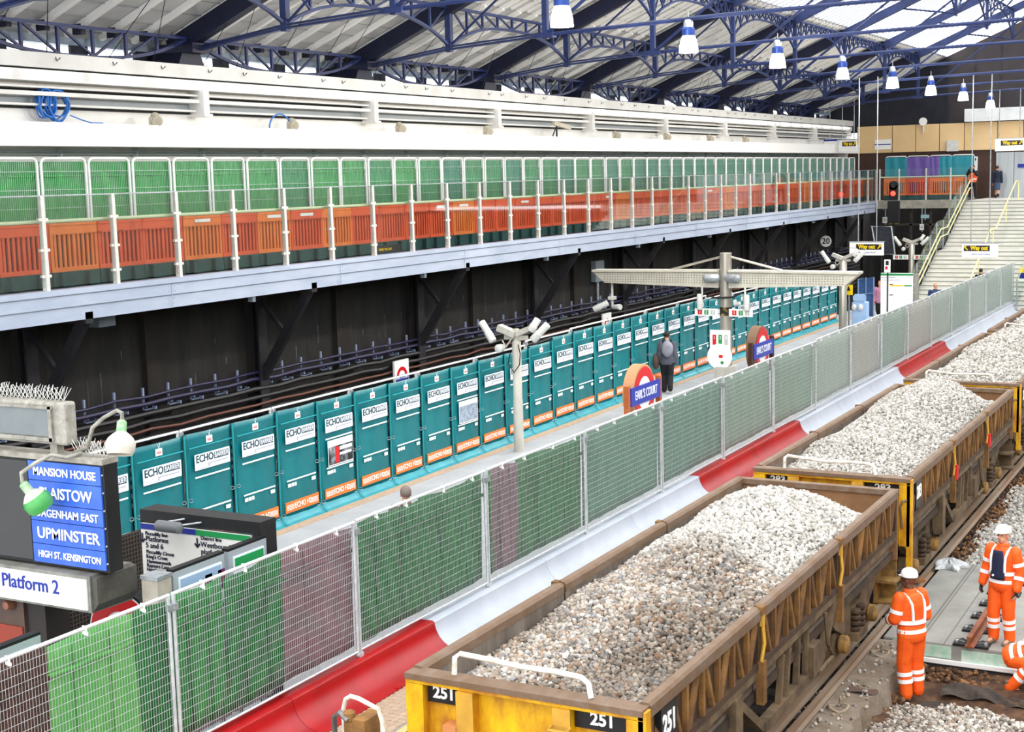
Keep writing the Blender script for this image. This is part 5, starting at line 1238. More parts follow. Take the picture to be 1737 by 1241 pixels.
# ------------------------------------------------------------------ train describer group at the left edge
YS = 10.9
def q(x, y, dy=0): return pix(x, y, Y=YS+dy)
ZT = q(115, 790).z
xl, xr = q(-60, 860).x, q(181, 880).x
zt, zb = q(115, 783).z, q(115, 962).z
t = thing('train_describer', 'black train describer box listing MANSION HOUSE to HIGH ST. KENSINGTON on blue', 'sign', ((xl+xr)/2, YS, zb))
MB().box(xl, xr, YS, YS+.2, zb, zt).build('case', BLACK, t)
MB().box(xl, xr, YS-.02, YS+.22, zt, zt+.06).build('ledge', mat('dirty_ledge', 'a5a096', .8, col2='77736b', scale=6), t)
bx0, bx1 = q(55, 870).x, q(177, 880).x
DB = mat('describer_blue', '2450b8', .4, col2='3a66c8', scale=3, amt=.5)
MB().box(xl, bx0-.02, YS-.012, YS, zb+.04, zt-.03).build('dark_glass', mat('dark_display', '0e1012', .12, col2='16181b', scale=3), t)
rows = [('MANSION HOUSE', .20, .092), ('PLAISTOW', .24, .125), ('DAGENHAM EAST', .18, .088), ('UPMINSTER', .24, .125), ('HIGH ST. KENSINGTON', .2, .078)]
tot = sum(r[1] for r in rows); H_ = zt-zb-.04; z = zt-.02
for s_, h, ts in rows:
    hh = H_*h/tot; p = MB().box(bx0, bx1, YS-.02, YS, z-hh+.008, z).build('name_slat', DB, t)
    text(s_, ts*.95, LWHITE, p, ((bx0+bx1)/2+.01, YS-.026, z-hh*.52), width=(bx1-bx0)*(.72 if s_ in ('PLAISTOW', ) else .86), bold=.012); z -= hh
for i in range(6): MB().lathe([(.012, 0), (.01, .01)], (bx1+.014, YS-.002, zb+.1+.19*i), 8, Matrix.Rotation(PI/2, 3, 'X')).build('screw', STEEL, t)
def spikes(mb, x0, x1, y, z, n, h=.17):
    for i in range(n):
        x = x0+(x1-x0)*i/n
        for dx, dy in ((-.05, -.05), (.05, -.03), (0, .06), (.06, .05)): mb.tube((x, y, z), (x+dx+RNG.uniform(-.02, .02), y+dy, z+h*RNG.uniform(.85, 1.1)), .0035, 4)
mb = MB(); spikes(mb, q(120, 780).x, xr, YS+.1, zt+.06, 9); mb.build('bird_spikes', mat('spike_wire', 'd4d4d0', .4, .5), t)
# platform number light box
x1 = q(165, 1000).x; za, zc = q(90, 965).z, q(90, 1022).z
t = thing('platform_sign', 'white light box reading Platform 2 below the train describer', 'sign', ((xl+x1)/2, YS-.1, zc))
SGF = mat('weathered_sign_frame', '8f8f88', .55, .2, col2='67665f', scale=4)
MB().prism([(YS-.12, zc), (YS+.5, zc-.02), (YS+.5, za+.02), (YS-.12, za+.02)], 'x', xl, x1+.02).build('case', SGF, t)
MB().prism([(x1+.02, zc), (x1+.1, zc+.1), (x1+.1, za), (x1+.02, za+.02)], 'y', YS-.1, YS+.5).build('end_cap', mat('grimy_metal', '55524c', .6, col2='3b3935', scale=5), t)
MB().box(xl, x1-.02, YS-.14, YS-.12, zc+.03, za-.02).build('white_face', LWHITE, t)
text('Platform 2', .15, LBLUE, t, (q(68, 984).x, YS-.147, q(68, 984).z), width=q(117, 990).x-q(22, 980).x, bold=.008)
# silver display box on top
x1 = q(110, 700).x; z0, z1 = q(60, 752).z, q(60, 680).z
t = thing('display_box', 'weathered silver display box with a grey screen above the train describer', 'display', ((xl+x1)/2, YS, z0))
SIL = mat('weathered_silver', 'b3b0a6', .6, .15, col2='7d7b73', scale=7, amt=.6)
MB().box(xl, x1, YS, YS+.17, z0, z1).build('case', SIL, t, bevel=.03); MB().box(xl, q(84, 715).x, YS-.012, YS, z0+.09, z1-.08).build('screen', mat('grey_screen', '5d6468', .2, col2='6c7375', scale=2), t)
MB().box(xl, q(90, 700).x, YS-.03, YS, z0+.04, z0+.08).box(q(84.5, 715).x, q(90, 715).x, YS-.03, YS, z0+.04, z1-.05).box(xl, q(90, 700).x, YS-.03, YS, z1-.075, z1-.05).build('bezel', SIL, t)
mb = MB(); spikes(mb, xl, x1-.04, YS+.09, z1, 26, .15); mb.build('bird_spikes', mat('spike_wire', 'd4d4d0', .4, .5), t)
for xx in (xl+.3, x1-.3): MB().box(xx, xx+.1, YS+.05, YS+.15, zt+.06, z0).build('foot', SIL, t)
# two swan-neck lamps
SHW = mat('lamp_shade_white', 'd8d3c8', .35, col2='b9b3a6', scale=5); SHG = mat('lamp_shade_green', '2f8f3f', .35, col2='5aa860', scale=3, amt=.4)
def swan(base, pts, sc, R3, label, green_outside):
    t = thing('swan_neck_lamp', label, 'lamp', base)
    MB().path([base]+pts, .022, 8).build('arm', SIL, t, smooth=True)
    c = Vector(pts[-1])
    MB().lathe([(.028, 0), (.05, -.02), (.052, -.13), (.04, -.14)], c, 14, R3).build('neck', mat('neck_green', '3aa04a', .4, col2='b9c7b0', scale=9), t, smooth=True)
    MB().lathe([(.05, -.12), (.09, -.15), (.13, -.19), (.125, -.2), (.085, -.16)], c, 20, R3).build('shade_top', SHW, t, smooth=True)
    MB().lathe([(.13, -.19), (.155, -.24), (.15, -.31), (.125, -.36), (.12, -.35), (.14, -.3), (.14, -.24), (.12, -.19)], c, 20, R3).build('shade', SHG if green_outside else SHW, t, smooth=True)
    MB().ball(c+R3 @ Vector((0, 0, -.27)), .055).build('bulb', mat('bulb_white', 'f4f2ee', .2), t, smooth=True)
swan(tuple(q(125, 768, .1)), [tuple(q(148, 758, .05)), tuple(q(157, 725, 0)), tuple(q(176, 708, 0)), tuple(q(198, 696, 0)), tuple(q(207, 700, 0)), tuple(q(207, 712, 0))], 1, Euler((math.radians(-18), math.radians(-8), 0)).to_matrix(), 'white shaded swan-neck lamp curving up from the train describer', False)
swan(tuple(q(138, 768, .05)), [tuple(q(112, 776, -.1)), tuple(q(88, 771, -.2)), tuple(q(60, 785, -.3)), tuple(q(36, 802, -.35)), tuple(q(38, 818, -.35))], 1, Euler((math.radians(22), math.radians(-24), 0)).to_matrix(), 'green and white swan-neck lamp hanging in front of the blue station list', True)
t = thing('sign_pillar', 'brown pillar with a round knob below the Platform 2 sign', 'pillar', (q(10, 1080).x, YS+.1, 0))
xk = q(27, 1020).x; xm = q(60, 1040).x; MB().box(xl, xk, YS+.1, YS+.5, 0, zc-.02).build('front_post', mat('pillar_brown', '5d4a40', .6, col2='473831', scale=3), t); MB().box(xk, xm, YS+.14, YS+.5, 0, zc-.02).build('side_post', mat('pillar_dark', '2a2422', .6), t)
MB().lathe([(.06, 0), (.065, .04), (.045, .1), (.0, .11)], (q(9, 1027).x, YS+.1, q(9, 1027).z), 16, Matrix.Rotation(PI/2, 3, 'X')).build('knob', mat('copper_knob', '8a5a48', .4), t, smooth=True)
MB().box(xl, xk-.02, YS+.08, YS+.1, 0, q(9, 1064).z).build('red_panel', mat('brick_red', '8c3a2c', .7), t)
# information board under a dark frame
YI = 13.1
def w(x, y): return pix(x, y, Y=YI)
A, B_, C_ = w(237, 865), w(441, 884), w(440, 930); zt = (A.z+B_.z)/2
t = thing('direction_board', 'dark framed direction board listing Piccadilly line and District line platforms', 'notice board', ((A.x+B_.x)/2, YI, 0))
FRM_ = mat('board_frame_dark', '18191b', .5, col2='232426', scale=5)
MB().box(A.x, B_.x, YI, YI+.3, zt-.15, zt).box(B_.x-.12, B_.x, YI, YI+.3, 0, zt-.15).box(A.x, A.x+.02, YI, YI+.3, 0, zt-.15).build('frame', FRM_, t)
bx0, bx1 = A.x+.02, B_.x-.14; bz = zt-.17
bd = MB().box(bx0, bx1, YI-.02, YI+.06, .3, bz).build('board', mat('board_white', 'e9e7e3', .5), t)
xm = w(333, 880).x; MB().box(bx0, xm, YI-.026, YI-.02, bz-.07, bz).build('blue_header', LBLUE, bd); MB().box(xm, bx1, YI-.026, YI-.02, bz-.07, bz).build('green_header', LGREEN, bd)
MB().box(bx0, bx1, YI-.024, YI-.02, w(260, 984).z-.006, w(260, 984).z+.006).build('joint', LBLACK, bd)
INK = mat('print_navy', '20233c', .6)
for s_, px, py, hh in (('Piccadilly line', 249, 903, .075), ('Platforms', 250, 912, .105), ('5 and 6', 250, 923, .105), ('Piccadilly Circus', 251, 934, .075), ("King's Cross", 251, 942, .075), ('Hammersmith', 252, 950, .075), ('Rayners Lane', 252, 957, .075), ('Heathrow +', 252, 964, .075),
                       ('District line', 343, 911, .075), ('Westbound', 343, 922, .105), ('platforms 3', 344, 934, .105), ('Kensington', 344, 944, .075), ('Richmond', 344, 952, .075)):
    c = w(px, py); text(s_, hh*.62, INK, bd, (c.x, YI-.027, c.z), left=True, sx=1.02)
for px, py in ((244, 909), (337, 918)):
    c = w(px, py); MB().beam((c.x, YI-.027, c.z+.05), (c.x, YI-.027, c.z-.06), .02, .006, (0, 1, 0)).beam((c.x-.04, YI-.027, c.z-.02), (c.x, YI-.027, c.z-.065), .02, .006, (0, 1, 0)).beam((c.x+.04, YI-.027, c.z-.02), (c.x, YI-.027, c.z-.065), .02, .006, (0, 1, 0)).build('arrow', INK, bd)
c = w(305, 887); MB().path([(c.x-.19, YI-.2, c.z), (c.x-.17, YI-.2, c.z), (c.x+.17, YI-.2, c.z), (c.x+.19, YI-.2, c.z)], .07, 10, radii=[.04, .07, .07, .04]).build('lamp_tube', mat('lamp_grey', '6d7073', .4), t, smooth=True)
MB().tube((c.x-.1, YI-.18, c.z+.04), (c.x+.08, YI, zt-.06), .012).tube((c.x+.12, YI-.18, c.z+.02), (c.x+.34, YI, zt-.08), .012).build('lamp_arm', STEEL, t)
# the red roundel half hidden by the fence
c = pix(207, 1074, Y=12.3); t = thing('station_roundel', 'big red roundel with black rim half hidden behind the near fence', 'sign', (c.x, 12.3, 0))
M = Matrix.Rotation(PI/2, 3, 'X'); R0 = .53
MB().lathe([(R0, -.16), (R0, 0), (R0-.03, .004)], c, 44, M).build('rim', BLACK, t)
for n_, r0, r1, m_, d in (('white_line', R0-.03, R0-.055, LWHITE, .006), ('red_ring', R0-.05, .27, LRED, .008), ('white_disc', .28, .001, LWHITE, .006)):
    n = 44; MB().add([(c.x+r*math.cos(2*PI*i/n), 12.3-d, c.z+r*math.sin(2*PI*i/n)) for r in (r0, r1) for i in range(n)], [(i, (i+1) % n, n+(i+1) % n, n+i) for i in range(n)]).build(n_, m_, t)
MB().box(c.x-.6, c.x+.6, 12.24, 12.29, c.z-.3, c.z-.05).build('name_bar', LBLUE, t)
MB().box(c.x-.3, c.x-.24, 12.4, 12.46, 0, c.z).box(c.x+.24, c.x+.3, 12.4, 12.46, 0, c.z).build('legs', BLACK, t)
# dark mesh screen
t = thing('mesh_screen', 'dark mesh screen on the platform behind the Platform 2 sign', 'screen', (-13.2, 12.2, 0))
mb = MB()
for i in range(46): mb.box(-13.205, -13.2, 12.2+.055*i, 12.215+.055*i, .5, 1.75)
for j in range(24): mb.box(-13.207, -13.202, 12.2, 14.7, .5+.055*j, .515+.055*j)
mb.build('wire_mesh', mat('mesh_brown', '4a4038', .7), t); MB().box(-13.25, -13.21, 12.2, 14.7, .4, 1.75).build('backing', mat('screen_dark', '2b2523', .8), t)
MB().box(-13.26, -13.18, 12.1, 12.2, 0, 1.8).build('post', mat('post_tan', '8a8072', .6), t)
# poster boards behind the fence
def poster(y0, y1, z1, label, hdr, extra):
    x = -10.4; t = thing('poster_board', label, 'notice board', (x, y0, 0))
    MB().box(x-.08, x, y0, y1, .25, z1).build('case', mat('silver_frame', 'b3bcc4', .4, .4), t); MB().box(x-.09, x-.0, y0, y1, z1, z1+.03).build('top_cap', BLACK, t)
    f = MB().box(x, x+.012, y0+.08, y1-.06, .4, z1-.08).build('sheet', mat('sheet_pale', 'dfe6ee', .4), t)
    MB().box(x+.012, x+.018, y0+.1, y1-.08, z1-.2, z1-.1).build('header', hdr, f)
    if extra:
        for k in (0, 1): MB().box(x+.012, x+.018, y0+.5+.22*k, y0+.62+.22*k, z1-.38, z1-.16).build('crest', mat('crest_magenta', '8c1f4f', .5, col2='2b1a55', scale=30), f)
    for yy in (y0+.1, y1-.15): MB().box(x-.06, x-.02, yy, yy+.05, 0, .25).build('leg', STEEL, t)
poster(11.52, 12.38, 2.15, 'silver poster case with two magenta crests behind the near fence', mat('header_grey_blue', '8fa8c6', .5), True)
poster(12.45, 13.15, 2.15, 'silver poster case with a green header strip behind the near fence', LGREEN, False)
poster(8.9, 9.62, 2.03, 'silver poster case with a blue header strip at the bottom left corner', LBLUE, False)
t = thing('bollard_post', 'square beige post beside the poster cases behind the fence joint', 'post', (-10.5, 11.3, 0)); MB().box(-10.6, -10.38, 11.25, 11.47, 0, 2.13).build('shaft', mat('post_beige', 'b8b0a4', .6, col2='9d958a', scale=4), t); MB().box(-10.61, -10.37, 11.24, 11.48, 2.13, 2.17).build('cap', STEEL, t)
# ------------------------------------------------------------------ people
SKIN = mat('skin', 'd9a488', .55, col2='c98f74', scale=12); SKIND = mat('skin_dark', '6b4634', .55)
HIVIS = mat('hivis_orange', 'ff6a1a', .6, col2='ea5410', scale=4, amt=.5, bump=.2, bscale=14); TAPE = mat('reflective_tape', 'eceef0', .35)
NAVYC = mat('navy_cloth', '1d2440', .8); BLKC = mat('black_cloth', '1b1c20', .85); GREYC = mat('grey_cloth', '5c5f6b', .85, col2='4a4d58', scale=6); BRNC = mat('brown_cloth', '5e4a45', .85, col2='4b3a37', scale=5)
HELM = mat('helmet_white', 'f1f1ec', .3); BOOT = mat('work_boot', '8a7a62', .8, col2='5f5240', scale=8); HAIRD = mat('dark_hair', '241a16', .7); HAIRG = mat('grey_hair', '7a6e68', .8)
def ell(c, rx, ry, M, n=14): return [c+M @ Vector((rx*math.cos(2*PI*i/n), ry*math.sin(2*PI*i/n), 0)) for i in range(n)]
class Fig:
    """joints in local metres; facing +Y; spine tilt bends everything above the pelvis"""
    def __init__(s, h=1.78, bend=0, twist=0, look=0, nod=0, drop=0, arms=None, legs=None):
        s.h = h; k = h; s.pel = Vector((0, 0, .52*k-drop)); s.M = Matrix.Rotation(twist, 3, 'Z') @ Matrix.Rotation(-bend, 3, 'X')
        s.k = k; s.look = look; s.nod = nod
        s.up = lambda x, y, z: s.pel+s.M @ Vector((x*k, y*k, (z-.52)*k))
        s.arm = {}; s.leg = {}
        for sd in (-1, 1):
            sh = s.up(.108*sd, 0, .80)
            d = (arms or {}).get(sd)
            if d is None: el, wr = sh+Vector((.022*sd*k, -.015*k, -.175*k)), sh+Vector((.028*sd*k, .02*k, -.325*k))
            else: el, wr = s.up(*d[0]), s.up(*d[1])
            s.arm[sd] = (sh, el, wr)
            hp = s.pel+Vector((.052*sd*k, 0, -.02*k))
            d = (legs or {}).get(sd)
            if d is None: kn, an = Vector((.06*sd*k, .01*k, .275*k)), Vector((.062*sd*k, -.012*k, .05*k))
            else: kn, an = Vector(d[0])*k, Vector(d[1])*k
            s.leg[sd] = (hp, kn, an)
    def torso(s, g, z0=.46, z1=.82, flare=0):
        k = s.k; prof = [(.46, .075, .055), (.50, .094, .066), (.54, .094, .066), (.61, .082, .056), (.68, .090, .062), (.74, .098, .066), (.785, .10, .058), (.81, .075, .048), (.825, .042, .04)]
        R = []
        for z, a, b in prof:
            if z < z0-1e-6 or z > z1+1e-6: continue
            f = 1+flare*max(0, (.66-z)/.2); R.append(ell(s.up(0, 0, z), a*k*f+g, b*k*f+g, s.M))
        return R
    def head_c(s): return s.up(0, .012, .928)
    def HM(s): return s.M @ Matrix.Rotation(s.look, 3, 'Z') @ Matrix.Rotation(-s.nod, 3, 'X')
def add_limb(mb, pts, radii, n=10):
    P = [Vector(p) for p in pts]; Q, R = [], []
    for i in range(len(P)-1):
        for t in (0, .25, .5, .75): Q.append(P[i].lerp(P[i+1], t)); R.append(radii[i]*(1-t)+radii[i+1]*t)
    Q.append(P[-1]); R.append(radii[-1]); mb.path(Q, radii[0], n, radii=R)
    for p, r in zip(P, radii): mb.ball(p, r*.98, n=10, k=6)
def hand(mb, wr, d, side, k, curl=.5, pn=None):
    d = Vector(d).normalized(); pn = Vector(pn) if pn else Vector((side, 0, 0)); pn = (pn-d*pn.dot(d)).normalized(); ac = d.cross(pn).normalized()
    for i in range(5): mb.ball(wr+d*(.012+.019*i)*1, .02, .02, .02)
    M = Matrix((ac, pn, d)).transposed(); mb.ball(wr+d*.055, .038, .016, .05, M=M)
    for i, (o, L) in enumerate(((-.03, .07), (-.01, .08), (.01, .076), (.03, .06))):
        b = wr+d*.088+ac*o; c1 = b+(d*math.cos(curl*.6)-pn*math.sin(curl*.6))*L*.45; c2 = c1+(d*math.cos(curl*1.4)-pn*math.sin(curl*1.4))*L*.35; c3 = c2+(d*math.cos(curl*2.1)-pn*math.sin(curl*2.1))*L*.25
        mb.path([b-d*.02, b, c1, c2, c3], .009, 6, radii=[.010, .0098, .009, .0085, .007])
    b = wr+d*.03+ac*-.03; mb.path([b, b+(d*.5-ac*.7-pn*.3)*.035, b+(d*.85-ac*.55-pn*.5)*.062], .01, 6, radii=[.013, .011, .008])
def remesh(o, vox, sm=3):
    r = o.modifiers.new('surface', 'REMESH'); r.mode = 'VOXEL'; r.voxel_size = vox; r.use_smooth_shade = True
    if sm: q = o.modifiers.new('smooth', 'SMOOTH'); q.iterations = sm; q.factor = .5
    return o
def person(label, loc, rz, fig, skin=SKIN, top=None, legs=None, tape=False, helmet=False, hair=None, shoe=BOOT, vest=None, skirt=None, group=None, vox=.011, gloves=None, hands=True, coat_z=.46, openfront=None, bulk=.022, glasses=False, headonly=False):
    t = thing('person', label, 'person', loc, rz, group); k = fig.k; F = fig
    mb = MB(); mb.loft(F.torso(-.005))
    mb.path([F.up(0, -.004, .80), F.up(0, .004, .86), F.up(0, .01, .90)], .034*k, 10, radii=[.042*k, .034*k, .034*k])
    hc, HM = F.head_c(), F.HM()
    mb.ball(hc+HM @ Vector((0, -.006*k, .012*k)), .044*k, .054*k, .058*k, M=HM, n=16, k=12); mb.ball(hc+HM @ Vector((0, .018*k, -.032*k)), .032*k, .034*k, .036*k, M=HM)
    mb.ball(hc+HM @ Vector((0, .056*k, -.012*k)), .008*k, .012*k, .016*k, M=HM, n=8, k=6)
    for s in (-1, 1): mb.ball(hc+HM @ Vector((s*.045*k, -.004*k, -.008*k)), .006*k, .012*k, .018*k, M=HM, n=8, k=6)
    for s in (-1, 1):
        sh, el, wr = F.arm[s]; add_limb(mb, [sh, el, wr], [.030*k, .025*k, .018*k])
        if hands: hand(mb, wr, (wr-el), s, k, .5)
        hp, kn, an = F.leg[s]; add_limb(mb, [hp, kn, an], [.05*k, .033*k, .022*k]); mb.ball(an+Vector((0, .04*k, -.022*k)), .022*k, .06*k, .02*k)
    remesh(mb.build('body', skin, t, local=True), vox*.62, 2)
    for s in (-1, 1): MB().ball(hc+HM @ Vector((s*.018*k, .046*k, .006*k)), .0055*k, .004*k, .004*k, M=HM, n=8, k=6).build('eye', BLACK, t, local=True)
    MB().ball(hc+HM @ Vector((0, .05*k, -.038*k)), .014*k, .004*k, .004*k, M=HM, n=10, k=6).build('mouth', mat('lips', 'a8625a', .5), t, local=True)
    if legs:
        mb = MB()
        for s in (-1, 1):
            hp, kn, an = F.leg[s]; add_limb(mb, [hp, kn, an+Vector((0, 0, -.006*k))], [.058*k+bulk*.6, .043*k+bulk*.6, .038*k+bulk*.4], 12)
        mb.loft(F.torso(bulk*.6, .46, .61)); remesh(mb.build('trousers', legs, t, local=True), vox, 3)
        if tape:
            for s in (-1, 1):
                hp, kn, an = F.leg[s]
                for u in (.32, .56):
                    c = kn.lerp(an, u); d = (an-kn).normalized(); r = (.043*(1-u)+.038*u)*k+bulk*.55+.006
                    MB().path([c-d*.028, c+d*.028], r, 16).build('tape_band', TAPE, t, local=True)
    if skirt:
        MB().loft([ell(F.up(0, 0, .58), .085*k, .062*k, F.M), ell(F.pel+Vector((0, 0, -.03*k)), .105*k, .08*k, Matrix.Identity(3)), ell(F.pel+Vector((0, 0, -.27*k)), .085*k, .075*k, Matrix.Identity(3))]).build('skirt', skirt, t, local=True, smooth=True)
    if top:
        mb = MB().loft(F.torso(bulk, coat_z, .825, .12))
        for s in (-1, 1):
            sh, el, wr = F.arm[s]; add_limb(mb, [sh, el, el.lerp(wr, .93)], [.036*k+bulk*.75, .030*k+bulk*.75, .026*k+bulk*.6], 12)
        mb.lathe([(.05*k, .0), (.052*k, .03*k), (.046*k, .045*k)], F.up(0, .002, .815), 12, F.M)
        remesh(mb.build('jacket', top, t, local=True), vox, 3)
        if tape:
            for z in (.545, .615): MB().loft([ell(F.up(0, 0, z+dz), a, b, F.M, 24) for dz, a, b in ((-.014, .094*k+bulk+.012, .068*k+bulk+.012), (.014, .09*k+bulk+.011, .064*k+bulk+.011))]).build('tape_band', TAPE, t, local=True, smooth=True)
            for s in (-1, 1):
                sh, el, wr = F.arm[s]
                for a, b, u, r0, r1 in ((sh, el, .62, .036, .030), (el, wr, .35, .030, .026)):
                    c = a.lerp(b, u); d = (b-a).normalized(); MB().path([c-d*.027, c+d*.027], (r0*(1-u)+r1*u)*k+bulk*.7+.007, 14).build('tape_band', TAPE, t, local=True)
                pts = [F.up(s*.06, .066+.012*math.sin(0)+.0145, .63), F.up(s*.062, .068+.016, .70), F.up(s*.064, .064+.014, .76), F.up(s*.066, .045, .805), F.up(s*.068, 0, .828), F.up(s*.066, -.045, .805), F.up(s*.064, -.064-.014, .76), F.up(s*.062, -.068-.016, .70), F.up(s*.06, -.066-.0145, .63)]
                MB().path(pts, .02, 8, radii=[.02]*9).build('brace_tape', TAPE, t, local=True, smooth=True)
    if vest:
        MB().loft([ell(F.up(0, 0, z), a*k+bulk+.012, b*k+bulk+.012, F.M, 20) for z, a, b in ((.5, .096, .068), (.61, .084, .058), (.74, .098, .066), (.80, .07, .045))]).build('vest', vest, t, local=True, smooth=True)
        MB().loft([ell(F.up(0, 0, z), a*k+bulk+.018, b*k+bulk+.018, F.M, 20) for z, a, b in ((.58, .088, .062), (.605, .085, .059))]).build('tape_band', TAPE, t, local=True, smooth=True)
    if openfront:
        mb = MB().grid(lambda u, v: F.up((u-.5)*.13*(1-.35*v), .068+bulk/k+.010-.05*abs(u-.5)**2*4*.2-(.03*max(0, v-.75)), .565+.245*v), 8, 10); mb.build('shirt_front', openfront, t, local=True, smooth=True, solid=.006)
        MB().lathe([(.018, 0), (.018, .006)], F.up(.03, .068+bulk/k+.02, .60), 12, F.M @ Matrix.Rotation(-PI/2, 3, 'X')).build('badge', LWHITE, t, local=True)
    if helmet:
        c = hc+HM @ Vector((0, -.004*k, .026*k))
        MB().lathe([(.066*k, 0), (.066*k, .012*k), (.062*k, .03*k), (.05*k, .05*k), (.028*k, .062*k), (0, .066*k)], c, 20, HM).build('hard_hat', HELM, t, local=True, smooth=True)
        MB().ball(c+HM @ Vector((0, .05*k, .004*k)), .05*k, .045*k, .006*k, M=HM).build('hat_peak', HELM, t, local=True)
    if glasses:
        for s in (-1, 1): MB().lathe([(.02*k, 0), (.02*k, .012*k)], hc+HM @ Vector((s*.026*k, .062*k, .045*k)), 12, HM @ Matrix.Rotation(-PI/2, 3, 'X')).build('goggle', BLACK, t, local=True)
    if hair:
        MB().ball(hc+HM @ Vector((0, -.014*k, .022*k)), .049*k, .056*k, .056*k, M=HM, n=14, k=10).build('hair', hair, t, local=True, smooth=True)
    for s in (-1, 1):
        hp, kn, an = F.leg[s]
        MB().loft([ell(an+Vector((0, y*k, z*k)), a*k, b*k, Matrix.Rotation(PI/2, 3, 'X'), 10) for y, z, a, b in ((-.035, -.02, .018, .022), (-.02, -.012, .028, .036), (.02, -.02, .029, .03), (.06, -.03, .03, .02), (.095, -.034, .022, .014), (.105, -.036, .008, .008))]).build('shoe', shoe, t, local=True, smooth=True)
        MB().path([an+Vector((0, 0, -.02*k)), an+Vector((0, -.002*k, .05*k))], .034*k, 10).build('shoe_upper', shoe, t, local=True)
    if gloves:
        for s in (-1, 1):
            sh, el, wr = F.arm[s]; mb = MB(); hand(mb, wr+(wr-el).normalized()*-.01, wr-el, s, k, .7); g = mb.build('glove', gloves, t, local=True); remesh(g, .008, 1); sd = g.modifiers.new('thick', 'DISPLACE'); sd.strength = .004; sd.mid_level = 0
    return t
def face(deg): return math.radians(deg)      # 0 faces +Y (away), 180 faces the camera side
pA = pix(1545, 1183, Z=-1.2)
f = Fig(1.86, bend=.06, look=.35, nod=-.08, arms={-1: ((-.14, .03, .64), (-.08, .15, .60)), 1: ((.15, -.005, .63), (.10, .125, .585))}, legs={-1: ((-.058, .02, .275), (-.055, -.01, .05)), 1: ((.064, .015, .275), (.075, .0, .05))})
person('worker in orange hi-vis and white hard hat standing in the pit, seen from behind', (pA.x, pA.y, -1.2), face(58), f, SKIND, HIVIS, HIVIS, True, True, bulk=.044, glasses=True, vox=.012)
pB = Vector((-3.44, 21.85, -.86))
f = Fig(1.80, look=.0, arms={-1: ((-.15, -.01, .63), (-.155, .05, .49)), 1: ((.15, -.01, .64), (.17, .03, .49))}, legs={-1: ((-.062, .01, .275), (-.07, -.01, .05)), 1: ((.06, .03, .275), (.06, .02, .05))})
person('worker standing on the slab facing the camera, orange jacket open over a navy top', (pB.x, pB.y, -.86), face(160), f, SKIN, HIVIS, HIVIS, True, True, openfront=NAVYC, gloves=BLKC, bulk=.03, vox=.012)
f = Fig(1.78, bend=1.15, drop=.42, nod=-.3, arms={-1: ((-.17, .1, .68), (-.13, .2, .56)), 1: ((.17, .08, .70), (.14, .2, .6))}, legs={-1: ((-.11, .17, .29), (-.1, .02, .05)), 1: ((.11, .18, .27), (.1, .0, .05))})
person('worker crouching at the edge of the slab, cut by the right edge of the photo', (-3.12, 20.9, -1.22), face(-95), f, SKIN, HIVIS, HIVIS, True, True, bulk=.034, gloves=BLKC, vox=.013)
# walkers
walk = {-1: ((-.05, .09, .29), (-.05, .06, .05)), 1: ((.05, .02, .28), (.05, -.13, .09))}
pD = pix(1132, 666, Z=0)
t = person('commuter in a grey coat walking away past the teal barriers', (pD.x, pD.y, 0), face(20), Fig(1.78, bend=.12, legs=walk), SKIN, GREYC, BLKC, hair=HAIRD, shoe=BLKC, bulk=.03, coat_z=.46)
bk = thing('backpack', 'pale grey backpack on the walking commuter in the grey coat', 'bag', (pD.x, pD.y, 1.05), face(20))
MB().ball((.02, -.25, .26), .17, .12, .24, n=16, k=10).build('bag_body', mat('bag_grey', '9a9aa6', .8, col2='7b7b87', scale=5), bk, local=True, smooth=True)
for s in (-1, 1): MB().path([(s*.1, -.15, .45), (s*.12, .0, .5), (s*.12, .12, .38), (s*.13, .08, .15), (s*.12, -.12, .06)], .018, 6).build('strap', BLKC, bk, local=True)
tb = thing('shoulder_bag', 'brown bag hanging at the left side of the commuter in grey', 'bag', (pD.x, pD.y, .72), face(20)); MB().ball((-.32, .0, .2), .1, .2, .24, n=14, k=8).build('bag_body', BRNC, tb, local=True, smooth=True); MB().path([(-.3, -.1, .38), (-.2, -.05, .8), (-.26, .1, .4)], .012, 5).build('strap', BRNC, tb, local=True)
zs = 4.5
pE = pix(1650, 338, Z=zs)
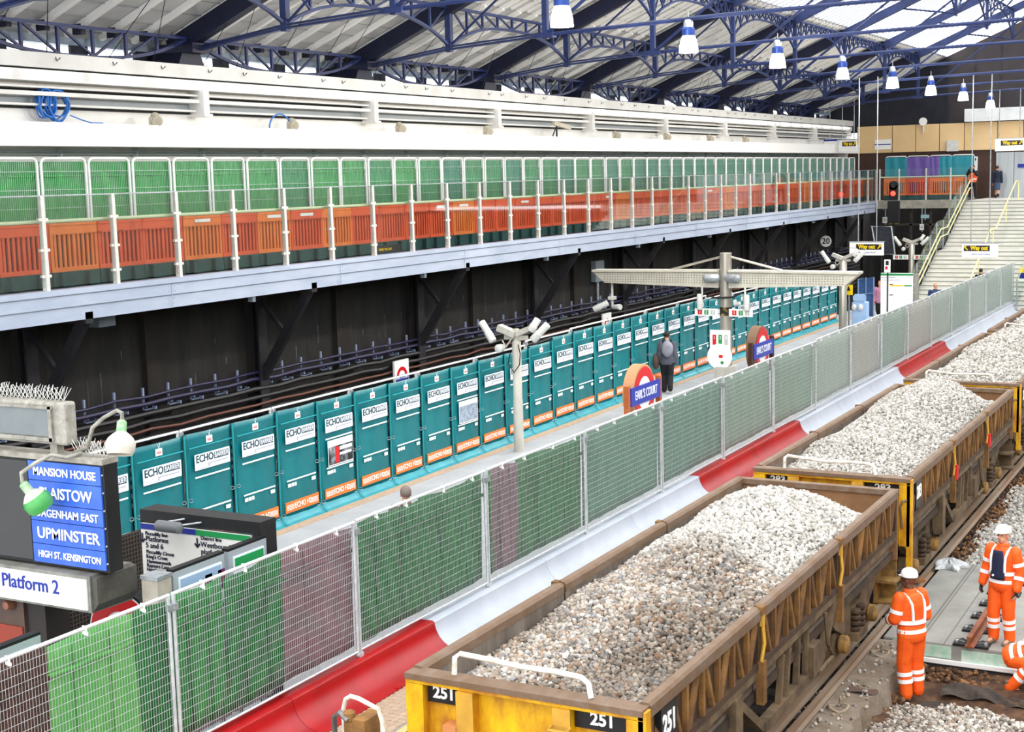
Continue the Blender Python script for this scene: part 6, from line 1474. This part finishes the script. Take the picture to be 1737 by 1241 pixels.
t = person('photographer in an orange vest at the top of the stairs, camera raised to the face', (pE.x, pE.y, zs), face(165), Fig(1.80, arms={-1: ((-.16, .09, .70), (-.05, .13, .89)), 1: ((.16, .09, .70), (.05, .13, .88))}, legs={-1: ((-.07, .0, .275), (-.09, 0, .05)), 1: ((.07, .0, .275), (.09, 0, .05))}), SKIN, BLKC, BLKC, hair=HAIRD, vest=HIVIS, shoe=BLKC, bulk=.02)
cm = thing('camera', 'black camera held to the face of the photographer in the orange vest', 'camera', (pE.x, pE.y, zs+1.62), face(165)); MB().box(-.07, .07, .16, .22, -.01, .08).build('camera_body', BLACK, cm, local=True); MB().lathe([(.035, 0), (.04, .1)], (0, .22, .035), 12, Matrix.Rotation(-PI/2, 3, 'X')).build('lens', BLACK, cm, local=True)
pF = pix(1691, 336, Z=zs)
person('woman in a dark jacket and skirt walking away at the top of the stairs', (pF.x, pF.y, zs), face(0), Fig(1.74, legs=walk), SKIN, mat('dark_blue_cloth', '1c2236', .8), None, hair=mat('brown_hair', '4b3028', .7), skirt=mat('slate_skirt', '3a4a66', .8), shoe=BLKC, bulk=.02)
pG = pix(1587, 479, Z=1.78)
person('man in a blue jacket approaching the foot of the stairs', (pG.x, pG.y, 0), face(10), Fig(1.78, legs=walk), SKIN, mat('blue_jacket', '26365e', .7), BLKC, hair=None, shoe=BLKC, bulk=.03)
pH = pix(1664, 455, Z=1.72)
person('dark haired person on the lower steps, only the head above the mesh fence', (pH.x, pH.y, 0), face(0), Fig(1.72), SKIN, BLKC, BLKC, hair=HAIRD, shoe=BLKC)
pI = pix(1493, 490, Y=58.7)
person('person in a pink top beside the tall white information board', (pI.x, 58.7, 0), face(170), Fig(1.72, legs=walk), SKIN, mat('pink_top', 'c98ba8', .8), BLKC, hair=mat('auburn_hair', '7a4a38', .7), shoe=BLKC)
pJ = pix(688, 826, Z=1.74)
person('brown haired walker whose head shows above the mesh fence', (pJ.x, pJ.y, 0), face(30), Fig(1.76, legs=walk), SKIN, BRNC, BLKC, hair=HAIRG, shoe=BLKC)
